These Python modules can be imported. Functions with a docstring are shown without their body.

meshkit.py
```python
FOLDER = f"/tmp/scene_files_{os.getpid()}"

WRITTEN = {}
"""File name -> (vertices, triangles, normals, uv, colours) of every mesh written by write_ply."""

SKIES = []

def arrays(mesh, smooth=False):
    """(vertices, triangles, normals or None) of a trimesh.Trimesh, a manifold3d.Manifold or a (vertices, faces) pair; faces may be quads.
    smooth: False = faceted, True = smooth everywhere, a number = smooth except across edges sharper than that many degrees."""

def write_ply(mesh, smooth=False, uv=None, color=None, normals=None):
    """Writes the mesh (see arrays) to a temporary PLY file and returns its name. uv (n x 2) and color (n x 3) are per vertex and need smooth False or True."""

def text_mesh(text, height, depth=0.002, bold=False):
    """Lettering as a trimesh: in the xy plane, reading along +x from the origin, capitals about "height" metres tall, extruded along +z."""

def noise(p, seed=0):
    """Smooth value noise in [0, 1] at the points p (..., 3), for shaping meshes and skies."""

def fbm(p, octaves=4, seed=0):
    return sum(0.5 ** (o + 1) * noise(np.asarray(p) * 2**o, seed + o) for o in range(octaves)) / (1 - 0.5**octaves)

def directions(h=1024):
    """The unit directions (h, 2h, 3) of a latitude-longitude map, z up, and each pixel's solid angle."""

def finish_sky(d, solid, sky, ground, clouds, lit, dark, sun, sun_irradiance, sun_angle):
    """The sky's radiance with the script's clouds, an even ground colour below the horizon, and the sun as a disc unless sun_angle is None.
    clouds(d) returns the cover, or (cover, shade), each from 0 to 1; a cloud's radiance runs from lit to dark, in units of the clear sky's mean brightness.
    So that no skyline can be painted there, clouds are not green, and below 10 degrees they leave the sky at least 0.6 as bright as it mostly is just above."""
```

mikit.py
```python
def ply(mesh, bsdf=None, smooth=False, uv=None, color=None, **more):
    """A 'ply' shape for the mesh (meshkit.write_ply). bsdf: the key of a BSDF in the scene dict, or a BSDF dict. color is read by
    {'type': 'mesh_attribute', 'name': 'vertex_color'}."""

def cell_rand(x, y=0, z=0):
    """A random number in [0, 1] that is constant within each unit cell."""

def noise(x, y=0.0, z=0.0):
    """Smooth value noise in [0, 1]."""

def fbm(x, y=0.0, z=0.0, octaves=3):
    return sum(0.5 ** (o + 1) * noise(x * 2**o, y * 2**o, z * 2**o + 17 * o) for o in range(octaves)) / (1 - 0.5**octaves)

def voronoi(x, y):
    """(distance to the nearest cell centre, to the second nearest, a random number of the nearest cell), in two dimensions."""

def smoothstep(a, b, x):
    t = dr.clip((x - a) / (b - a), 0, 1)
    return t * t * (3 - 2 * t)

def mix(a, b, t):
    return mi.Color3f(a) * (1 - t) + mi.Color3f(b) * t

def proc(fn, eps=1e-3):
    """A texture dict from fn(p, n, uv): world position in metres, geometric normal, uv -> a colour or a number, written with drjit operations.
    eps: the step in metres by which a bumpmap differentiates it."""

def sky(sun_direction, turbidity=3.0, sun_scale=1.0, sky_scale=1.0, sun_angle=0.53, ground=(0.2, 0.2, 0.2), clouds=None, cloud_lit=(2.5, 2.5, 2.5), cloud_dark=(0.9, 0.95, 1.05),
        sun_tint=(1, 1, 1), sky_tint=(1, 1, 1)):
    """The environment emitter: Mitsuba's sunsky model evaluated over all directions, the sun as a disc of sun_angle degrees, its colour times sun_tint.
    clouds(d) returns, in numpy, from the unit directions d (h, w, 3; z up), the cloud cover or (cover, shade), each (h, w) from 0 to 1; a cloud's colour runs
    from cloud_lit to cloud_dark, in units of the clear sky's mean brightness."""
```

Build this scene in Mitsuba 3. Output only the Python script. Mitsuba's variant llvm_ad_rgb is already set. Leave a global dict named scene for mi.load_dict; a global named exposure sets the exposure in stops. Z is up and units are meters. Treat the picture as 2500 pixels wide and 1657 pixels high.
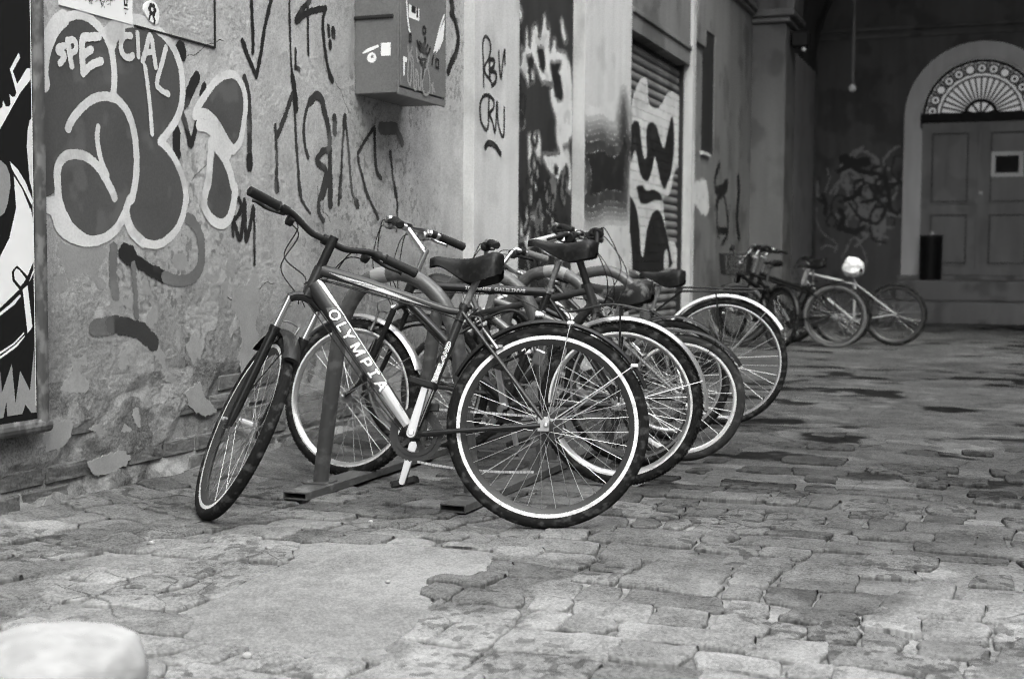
import math, random
import numpy as np
import trimesh
import drjit as dr
import mitsuba as mi
import mikit, meshkit
from mikit import proc, noise, fbm, voronoi, smoothstep, mix
from shapely.geometry import Polygon, LineString, Point, box as sbox
from shapely.ops import unary_union
from shapely import affinity

random.seed(7)
RNG = np.random.default_rng(7)
scene = {'type': 'scene'}
labels = {}
T4 = mi.ScalarTransform4f

# ------------------------------------------------------------------ camera, sky, exposure
PITCH, ROLL, YAW = math.atan(188.5 / 3200), math.radians(.4), math.radians(20.8)
EYE = np.array([3.145, 0.0, 0.90])
FWD = np.array([-math.sin(YAW) * math.cos(PITCH), math.cos(YAW) * math.cos(PITCH), -math.sin(PITCH)])
RIGHT0 = np.array([math.cos(YAW), math.sin(YAW), 0.0])
UP0 = np.cross(RIGHT0, FWD)
UPV = -RIGHT0 * math.sin(ROLL) + UP0 * math.cos(ROLL)
scene['camera'] = {'type': 'thinlens', 'fov': math.degrees(2 * math.atan(1250 / 3200)), 'fov_axis': 'x',
                   'to_world': T4().look_at(origin=EYE.tolist(), target=(EYE + FWD).tolist(), up=UPV.tolist()),
                   'aperture_radius': 0.0062, 'focus_distance': 4.55, 'near_clip': 0.05, 'far_clip': 400.0}
scene['sky'] = mikit.sky((0.35, -0.55, 0.75), turbidity=3, sun_scale=0.12, sun_angle=24, clouds=lambda d: (1.0, 1.0 - np.clip(d[..., 2], 0, 1) ** .8),
                         cloud_lit=(3.0, 3.0, 3.0), cloud_dark=(.85, .85, .85), ground=(0.2, 0.2, 0.2), sun_tint=(0.82, 1.0, 1.25))
exposure = 3.98

# ------------------------------------------------------------------ materials (the photograph is black and white: every colour is a grey)
def rgb(v): return {'type': 'rgb', 'value': [v, v, v]}
def pbr(v, rough=.5, metal=0., spec=.5, cc=0., two=False):
    b = {'type': 'principled', 'base_color': rgb(v) if isinstance(v, (int, float)) else v, 'roughness': rough, 'metallic': metal, 'specular': spec}
    if cc: b['clearcoat'] = cc; b['clearcoat_gloss'] = .9
    return {'type': 'twosided', 'bsdf': b}
def matte(tex): return {'type': 'twosided', 'bsdf': {'type': 'diffuse', 'reflectance': rgb(tex) if isinstance(tex, (int, float)) else tex}}
def bumped(b, fn, eps=1e-3):
    two = b.get('type') == 'twosided'
    inner = b['bsdf'] if two else b
    o = {'type': 'bumpmap', 'arbitrary': proc(fn, eps), 'scale': 1.0, 'bsdf': inner}
    return {'type': 'twosided', 'bsdf': o}
def grey(v): return mi.Color3f(dr.clip(v, .005, .92))

def plaster_tone(p, n, uv):
    y, z = p.y + p.x * .7, p.z
    big = fbm(y * 1.1, z * 1.3, 0, 4)
    streak = fbm(y * 11, z * .9, 3, 3)
    mott = fbm(y * 9, z * 9, 5, 3)
    grain = noise(y * 230, z * 230, 1)
    pit = smoothstep(.60, .72, fbm(y * 46, z * 40, 2, 2)) * smoothstep(.50, .68, fbm(y * 2.6, z * 2.6, 8, 3))
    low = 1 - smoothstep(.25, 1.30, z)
    flake = smoothstep(.585, .61, fbm(y * 5.2, z * 4.6, 11, 4)) * smoothstep(.05, .6, low)
    damp = smoothstep(.50, .66, fbm(y * 1.9, z * 2.4, 21, 4)) * low
    v = .425 + (big - .5) * .25 + (streak - .5) * .15 + (mott - .5) * .14 + (grain - .5) * .17 + (noise(y * 90, z * 90, 7) - .5) * .07
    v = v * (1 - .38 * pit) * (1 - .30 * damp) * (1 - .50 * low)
    return grey(v + flake * .07)
def plaster_relief(p, n, uv):
    y, z = p.y + p.x * .7, p.z
    low = 1 - smoothstep(.3, 1.0, z)
    f = smoothstep(.585, .61, fbm(y * 5.2, z * 4.6, 11, 4)) * low
    return .005 * fbm(y * 7, z * 7, 2, 3) + .0026 * noise(y * 55, z * 55, 4) + .0014 * noise(y * 150, z * 150, 6) + .003 * f
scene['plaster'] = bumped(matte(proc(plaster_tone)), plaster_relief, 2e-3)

def base_tone(p, n, uv):
    y, z = p.y, p.z
    b = fbm(y * 4, z * 6, 1, 4); g = noise(y * 210, z * 210, 1); m = fbm(y * 17, z * 17, 4, 3)
    lime = smoothstep(.54, .60, fbm(y * 6, z * 7, 15, 4))
    v = .175 + (b - .5) * .16 + (g - .5) * .12 + (m - .5) * .12 + lime * .10
    return grey(v)
scene['eroded_render'] = bumped(matte(proc(base_tone)), lambda p, n, uv: .008 * fbm(p.y * 22, p.z * 22, 1, 3) + .002 * noise(p.y * 130, p.z * 130, 1), 2e-3)

def painted_wall(base, seed, gr=.05, dirt=.3):
    def f(p, n, uv):
        y, z, x = p.y + p.x, p.z, seed
        v = base * (1 + (fbm(y * 1.6, z * .8, x, 3) - .5) * .35 + (fbm(y * 10, z * 1.1, x + 3, 3) - .5) * .3 + (noise(y * 160, z * 160, x) - .5) * gr * 4)
        v = v * (1 - dirt * smoothstep(.55, .72, fbm(y * 3.1, z * 2.7, x + 9, 3)))
        return grey(v)
    return matte(proc(f))
scene['pale_paint'] = bumped(painted_wall(.55, 3, .05, .16), lambda p, n, uv: .006 * fbm(p.y * 6 + p.x * 6, p.z * 6, 7, 3) + .001 * noise(p.y * 120 + p.x * 90, p.z * 120, 2), 2e-3)
scene['grey_paint'] = painted_wall(.19, 31)
scene['grey_paint2'] = painted_wall(.20, 37)
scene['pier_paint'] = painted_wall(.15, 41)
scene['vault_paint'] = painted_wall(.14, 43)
scene['step_stone'] = painted_wall(.26, 45)
scene['door_trim'] = painted_wall(.78, 49, .03, .1)
scene['board_black'] = pbr(.010, .6, 0, .15)
scene['frame_rust'] = pbr(proc(lambda p, n, uv: grey(.07 + .10 * smoothstep(.4, .75, fbm(p.x * 30 + p.y * 30, p.z * 22, 3, 4)))), .7, .2)
scene['fan_glass'] = pbr(.5, .5)
scene['bouquet_ink'] = matte(.075)
scene['bouquet_grey'] = matte(.38)
scene['dark_paint'] = painted_wall(.115, 47)
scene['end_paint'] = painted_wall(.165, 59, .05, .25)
scene['door_paint'] = painted_wall(.30, 61, .03, .15)
scene['door_dark'] = painted_wall(.045, 67, .06, .2)
scene['trim_pale'] = painted_wall(.50, 71, .03, .15)
scene['black_hole'] = pbr(.012, .8)

def spray(v, seed, wear=.25):
    def f(p, n, uv):
        y, z = p.y + p.x, p.z
        t = v * (1 + (fbm(y * 5, z * 5, seed, 3) - .5) * .35 + (noise(y * 200, z * 200, seed) - .5) * .16)
        w = smoothstep(.62, .75, fbm(y * 9, z * 8, seed + 4, 3)) * wear
        return grey(t * (1 - w) + .24 * w)
    return matte(proc(f))
for nm, v, w in (('light', .64, .35), ('fill', .088, .18), ('ink', .030, .2), ('soft', .050, .3), ('mid', .15, .3), ('dark', .030, .05), ('pale', .30, .3), ('grey', .27, .2), ('stain', .16, .4)):
    scene['paint_' + nm] = spray(v, len(nm) * 7 + int(v * 100), w)
for i_, v_ in enumerate((.44, .34, .25, .17, .105, .06)): scene[f'paint_smoke{i_}'] = spray(v_, 90 + i_, .15)
scene['paint_paper'] = matte(.80)
scene['paint_seam'] = matte(.03)

def stone_fn(base, seed):
    def f(p, n, uv):
        x, y = p.x, p.y
        v = base * (1 + (fbm(x * 5, y * 5, seed, 3) - .5) * .8 + (fbm(x * 26, y * 26, seed + 2, 3) - .5) * .55 + (noise(x * 190, y * 190, seed) - .5) * .7)
        stain = smoothstep(.60, .68, fbm(x * 2.2, y * 2.2, 77, 4))
        wx, wy = x + .12 * fbm(x * 6, y * 6, 51, 2), y + .12 * fbm(x * 6, y * 6, 57, 2)
        a, b, _ = voronoi(wx * 5.5, wy * 6.5)
        v = v * (1 - .55 * (1 - smoothstep(.0, .05, b - a)) * smoothstep(.50, .60, fbm(x * 1.7, y * 1.7, 63, 3)))
        v = v * (1 - .45 * smoothstep(.62, .70, noise(x * 42, y * 42, seed + 9)) * smoothstep(.45, .6, fbm(x * 3, y * 3, 91, 2)))
        far = smoothstep(3.2, 5.5, y + (fbm(x * .8, y * .8, 12, 3) - .5) * 1.6)  # dirtier stone and light falloff towards the passage, both put into the colour
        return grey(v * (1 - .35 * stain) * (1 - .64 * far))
    return f
def stone_bump(p, n, uv): return .012 * fbm(p.x * 17, p.y * 17, 5, 3) + .0045 * noise(p.x * 110, p.y * 110, 3)
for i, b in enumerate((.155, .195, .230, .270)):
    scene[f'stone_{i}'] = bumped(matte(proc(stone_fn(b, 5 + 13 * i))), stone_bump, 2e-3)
def ground_tone(p, n, uv):
    x, y = p.x, p.y
    far = smoothstep(3.2, 5.6, y + (fbm(x * .8, y * .8, 12, 3) - .5) * 1.6)  # darker paving plus the light falloff towards the passage, painted into the tone
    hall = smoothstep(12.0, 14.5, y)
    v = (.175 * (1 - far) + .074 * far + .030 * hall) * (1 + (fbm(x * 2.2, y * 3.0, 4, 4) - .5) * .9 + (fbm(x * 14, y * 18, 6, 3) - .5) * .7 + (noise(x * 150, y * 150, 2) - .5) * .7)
    pale = smoothstep(.60, .70, fbm(x * 3.4, y * 6.5, 44, 4))
    wx, wy = x + .12 * fbm(x * 6, y * 6, 51, 2), y + .12 * fbm(x * 6, y * 6, 57, 2)
    a, b, _ = voronoi(wx * 4.5, wy * 5.5)
    v = v * (1 - .5 * (1 - smoothstep(.0, .07, b - a)) * smoothstep(.42, .55, fbm(x * 1.3, y * 1.3, 63, 3)))
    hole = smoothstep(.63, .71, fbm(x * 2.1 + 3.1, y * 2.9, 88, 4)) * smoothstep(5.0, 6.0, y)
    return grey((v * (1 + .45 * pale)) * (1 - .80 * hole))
def ground_bump(p, n, uv): return .026 * fbm(p.x * 8, p.y * 8, 9, 4) + .009 * fbm(p.x * 34, p.y * 34, 3, 2) + .0015 * noise(p.x * 120, p.y * 120, 5)
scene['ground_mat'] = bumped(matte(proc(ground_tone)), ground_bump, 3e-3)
scene['cement_mat'] = bumped(matte(proc(lambda p, n, uv: grey(.24 * (1 + (fbm(p.x * 3, p.y * 3, 4, 4) - .5) * .55 + (fbm(p.x * 26, p.y * 26, 8, 3) - .5) * .35 + (noise(p.x * 190, p.y * 190, 3) - .5) * .5) ))),
                               lambda p, n, uv: .004 * fbm(p.x * 18, p.y * 18, 5, 3) + .0015 * noise(p.x * 160, p.y * 160, 3), 2e-3)
scene['marble'] = bumped(matte(proc(lambda p, n, uv: grey(.36 + (fbm(p.x * 14, p.y * 14, p.z * 14, 4) - .5) * .22 + (noise(p.x * 60, p.y * 60, p.z * 60) - .5) * .08))),
                         lambda p, n, uv: .004 * fbm(p.x * 40, p.y * 40, p.z * 40, 2), 2e-3)
def dusty(v, dust, seed, scale=45.):
    return proc(lambda p, n, uv: grey(v + dust * smoothstep(.5, .8, fbm(p.x * scale, p.y * scale, p.z * scale + seed, 3))))
scene['rubber'] = pbr(dusty(.011, .045, 1), .85, 0, .1)
scene['rubber_grey'] = pbr(dusty(.032, .04, 5), .8, 0, .15)
scene['rubber_tan'] = pbr(.13, .8, 0, .15)
scene['black_plastic'] = pbr(.012, .5, 0, .22)
scene['vinyl'] = pbr(dusty(.009, .01, 3, 60.), .42, 0, .2)
scene['vinyl_worn'] = pbr(dusty(.012, .12, 9, 26.), .6, 0, .3)
scene['grip_grey'] = pbr(.13, .7)
scene['grip_pale'] = pbr(.36, .65)
scene['chrome'] = pbr(.78, .13, 1.)
scene['steel'] = pbr(.62, .28, 1.)
scene['dull_steel'] = pbr(dusty(.30, .2, 4, 70.), .42, 1.)
scene['dark_steel'] = pbr(.04, .42, .5, .3)
scene['rim_white'] = pbr(dusty(.70, -.25, 8, 60.), .38, .15, .5)
scene['rim_alu'] = pbr(.66, .30, .9)
scene['rim_dark'] = pbr(.05, .4, .3, .3)
scene['fender_silver'] = pbr(.72, .26, .85)
scene['fender_black'] = pbr(.014, .4, 0, .3)
scene['fender_white'] = pbr(.78, .35, 0, .5)
scene['frame_char'] = pbr(.030, .3, .2, .35, .25)
scene['frame_matte'] = pbr(.008, .6, 0, .1)
scene['frame_black'] = pbr(.010, .26, 0, .35, .3)
scene['frame_mid'] = pbr(.04, .32, .3, .4, .2)
scene['frame_pale'] = pbr(.40, .35, .2, .5, .3)
scene['frame_grey'] = pbr(.17, .35, .2, .5, .3)
scene['decal_silver'] = pbr(.46, .34, .45, .5)
scene['decal_grey'] = pbr(.13, .45, .1, .3)
scene['decal_white'] = pbr(.84, .4)
scene['decal_black'] = pbr(.014, .4)
scene['cable'] = pbr(.010, .5, 0, .25)
scene['rack_paint'] = pbr(dusty(.075, .05, 2, 30.), .36, .1, .5)
scene['rack_tape'] = pbr(.24, .6)
scene['reflector'] = pbr(.6, .2, 0, .6)
scene['box_paint'] = pbr(proc(lambda p, n, uv: grey(.15 * (1 + (fbm(p.x * 4 + p.y * 4, p.z * 3, 4, 3) - .5) * .35 + (noise(p.x * 170 + p.y * 130, p.z * 170, 4) - .5) * .3))), .55, .1, .35)
scene['bag_white'] = pbr(.82, .5)
scene['lens_glow'] = pbr(.85, .2)

# ------------------------------------------------------------------ mesh helpers
cat = trimesh.util.concatenate
def tm(v, f): return trimesh.Trimesh(np.asarray(v, float), np.asarray(f), process=False)
def put(key, mesh, bsdf, smooth=30, M=None, **lab):
    k, i = key, 0
    while k in scene:
        i += 1; k = f'{key}_{i:03d}'
    more = {'to_world': T4(np.asarray(M, float))} if M is not None else {}
    scene[k] = mikit.ply(mesh, bsdf, smooth, **more)
    if lab: labels[k] = {a: b for a, b in lab.items() if b}
    return k
def thing(key, label, category, group=None, kind=None):
    k, i = key, 0
    while k in labels:
        i += 1; k = f'{key}_{i:03d}'
    labels[k] = {'label': label, 'category': category}
    if group: labels[k]['group'] = group
    if kind: labels[k]['kind'] = kind
    return k
def bx(x0, x1, y0, y1, z0, z1): 
    m = trimesh.creation.box([x1 - x0, y1 - y0, z1 - z0]); m.apply_translation([(x0 + x1) / 2, (y0 + y1) / 2, (z0 + z1) / 2]); return m
def cbx(x0, x1, y0, y1, z0, z1, c=.006):
    """box with chamfered edges"""
    v = []
    for sx in (0, 1):
        for sy in (0, 1):
            for sz in (0, 1):
                X, Y, Z = (x0, x1)[sx], (y0, y1)[sy], (z0, z1)[sz]
                dx, dy, dz = (c, -c)[sx], (c, -c)[sy], (c, -c)[sz]
                v += [(X + dx, Y + dy, Z), (X + dx, Y, Z + dz), (X, Y + dy, Z + dz)]
    return trimesh.convex.convex_hull(np.array(v))
def frames(P):
    P = np.asarray(P, float); t = np.gradient(P, axis=0); t /= np.linalg.norm(t, axis=1, keepdims=True) + 1e-12
    a = np.array([0, 0, 1.]) if abs(t[0, 2]) < .9 else np.array([1., 0, 0])
    u = np.cross(t[0], a); u /= np.linalg.norm(u); U = [u]
    for i in range(1, len(P)):
        u = U[-1] - t[i] * (U[-1] @ t[i]); u /= np.linalg.norm(u); U.append(u)
    U = np.array(U); return t, U, np.cross(t, U)
def sweep(P, r, n=10, cap=True, flat=None):
    """tube along P; r scalar or per point; flat=(ru, rv) with u horizontal-ish, v the other way, per point arrays allowed"""
    P = np.asarray(P, float); m = len(P); t, U, V = frames(P)
    a = np.arange(n) * 2 * np.pi / n
    ru, rv = (np.broadcast_to(x, m) for x in (flat if flat is not None else (r, r)))
    v = (P[:, None] + U[:, None] * (np.cos(a)[None, :, None] * ru[:, None, None]) + V[:, None] * (np.sin(a)[None, :, None] * rv[:, None, None])).reshape(-1, 3)
    f = []
    for i in range(m - 1):
        for j in range(n):
            k = (j + 1) % n; A, B, C, D = i * n + j, i * n + k, (i + 1) * n + k, (i + 1) * n + j
            f += [(A, B, C), (A, C, D)]
    if cap:
        v = np.vstack([v, P[0], P[-1]])
        for j in range(n):
            k = (j + 1) % n; f += [(m * n, k, j), (m * n + 1, (m - 1) * n + j, (m - 1) * n + k)]
    return tm(v, f)
def curve(P, k=6):
    """Catmull-Rom through the points"""
    P = np.asarray(P, float)
    if len(P) < 3: return np.array([P[0] + (P[-1] - P[0]) * s for s in np.linspace(0, 1, k + 1)])
    Q = np.vstack([2 * P[0] - P[1], P, 2 * P[-1] - P[-2]]); out = []
    for i in range(1, len(Q) - 2):
        for s in np.arange(k) / k:
            a, b, c, d = Q[i - 1:i + 3]
            out.append(.5 * (2 * b + (c - a) * s + (2 * a - 5 * b + 4 * c - d) * s * s + (3 * b - a - 3 * c + d) * s ** 3))
    return np.array(out + [P[-1]])
def tube(p, q, r, n=10, r2=None): return sweep([p, q], np.array([r, r if r2 is None else r2]), n)
def ring(profile, n=72, a0=0., a1=2 * math.pi, closed=True):
    """profile of (radius, y) swept about the y axis"""
    pr = np.asarray(profile, float); full = abs(a1 - a0 - 2 * math.pi) < 1e-6
    ang = a0 + (a1 - a0) * (np.arange(n) / n if full else np.arange(n + 1) / n); m = len(pr); L = len(ang)
    v = np.stack([pr[None, :, 0] * np.cos(ang)[:, None], np.broadcast_to(pr[None, :, 1], (L, m)), pr[None, :, 0] * np.sin(ang)[:, None]], -1).reshape(-1, 3)
    f = []
    for i in range(L if full else L - 1):
        i2 = (i + 1) % L
        for j in range(m if closed else m - 1):
            k = (j + 1) % m; A, B, C, D = i * m + j, i * m + k, i2 * m + k, i2 * m + j
            f += [(A, B, C), (A, C, D)]
    if not full and closed:
        for s, e in ((0, 1), (L - 1, -1)):
            for j in range(1, m - 1): f.append((s * m, s * m + j, s * m + j + 1)[::e])
    return tm(v, f)
def lathe_y(prof, n=24):
    """solid of (y, radius) pairs about the y axis"""
    pr = [(0, prof[0][0])] + [(r, y) for y, r in prof] + [(0, prof[-1][0])]
    return ring(pr, n, closed=False)
def flat_poly(poly, tri=None):
    """shapely polygon(s) -> list of (verts2, faces) triangulated"""
    out = []
    for g in getattr(poly, 'geoms', [poly]):
        if g.is_empty or g.geom_type != 'Polygon' or g.area < 1e-6: continue
        out.append(trimesh.creation.triangulate_polygon(g, engine='earcut'))
    return out
def sheet(poly, place):
    ms = []
    for v, f in flat_poly(poly):
        ms.append(tm(place(np.asarray(v)), f))
    return cat(ms) if ms else None
def prism(poly, lo, hi, place):
    """extruded polygon; place((n,2), depth) -> (n,3)"""
    ms = []
    for g in getattr(poly, 'geoms', [poly]):
        e = trimesh.creation.extrude_polygon(g, hi - lo, engine='earcut'); v = np.array(e.vertices)
        ms.append(tm(place(v[:, :2], v[:, 2] + lo), e.faces))
    m = cat(ms); m.fix_normals(); return m
on_wall = lambda q, d: np.stack([np.broadcast_to(d, len(q)), q[:, 0], q[:, 1]], 1)
on_end = lambda q, d: np.stack([q[:, 0], np.broadcast_to(d, len(q)), q[:, 1]], 1)
def rough(poly, step=.006, amp=.003, seed=0):
    """an uneven, sprayed-looking outline"""
    def go(c):
        ls = LineString(c); n = max(8, int(ls.length / step)); s = np.arange(n) / n * ls.length
        q = np.array([ls.interpolate(x).coords[0] for x in s]); t = np.roll(q, -1, 0) - np.roll(q, 1, 0); t /= np.linalg.norm(t, axis=1, keepdims=True) + 1e-9
        k = np.stack([q[:, 0] * 61, q[:, 1] * 61, np.full(n, seed * 1.7)], 1)
        a = (meshkit.fbm(k, 2, 3) - .5) * 2.4 * amp + RNG.normal(0, amp * .32, n)
        return q + np.stack([t[:, 1], -t[:, 0]], 1) * a[:, None]
    gs = []
    for g in getattr(poly, 'geoms', [poly]):
        if g.geom_type != 'Polygon' or g.area < 2e-5: continue
        p = Polygon(go(g.exterior.coords), [go(h.coords) for h in g.interiors if h.length > .03]).buffer(0)
        gs.append(p)
    return unary_union(gs)
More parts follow.
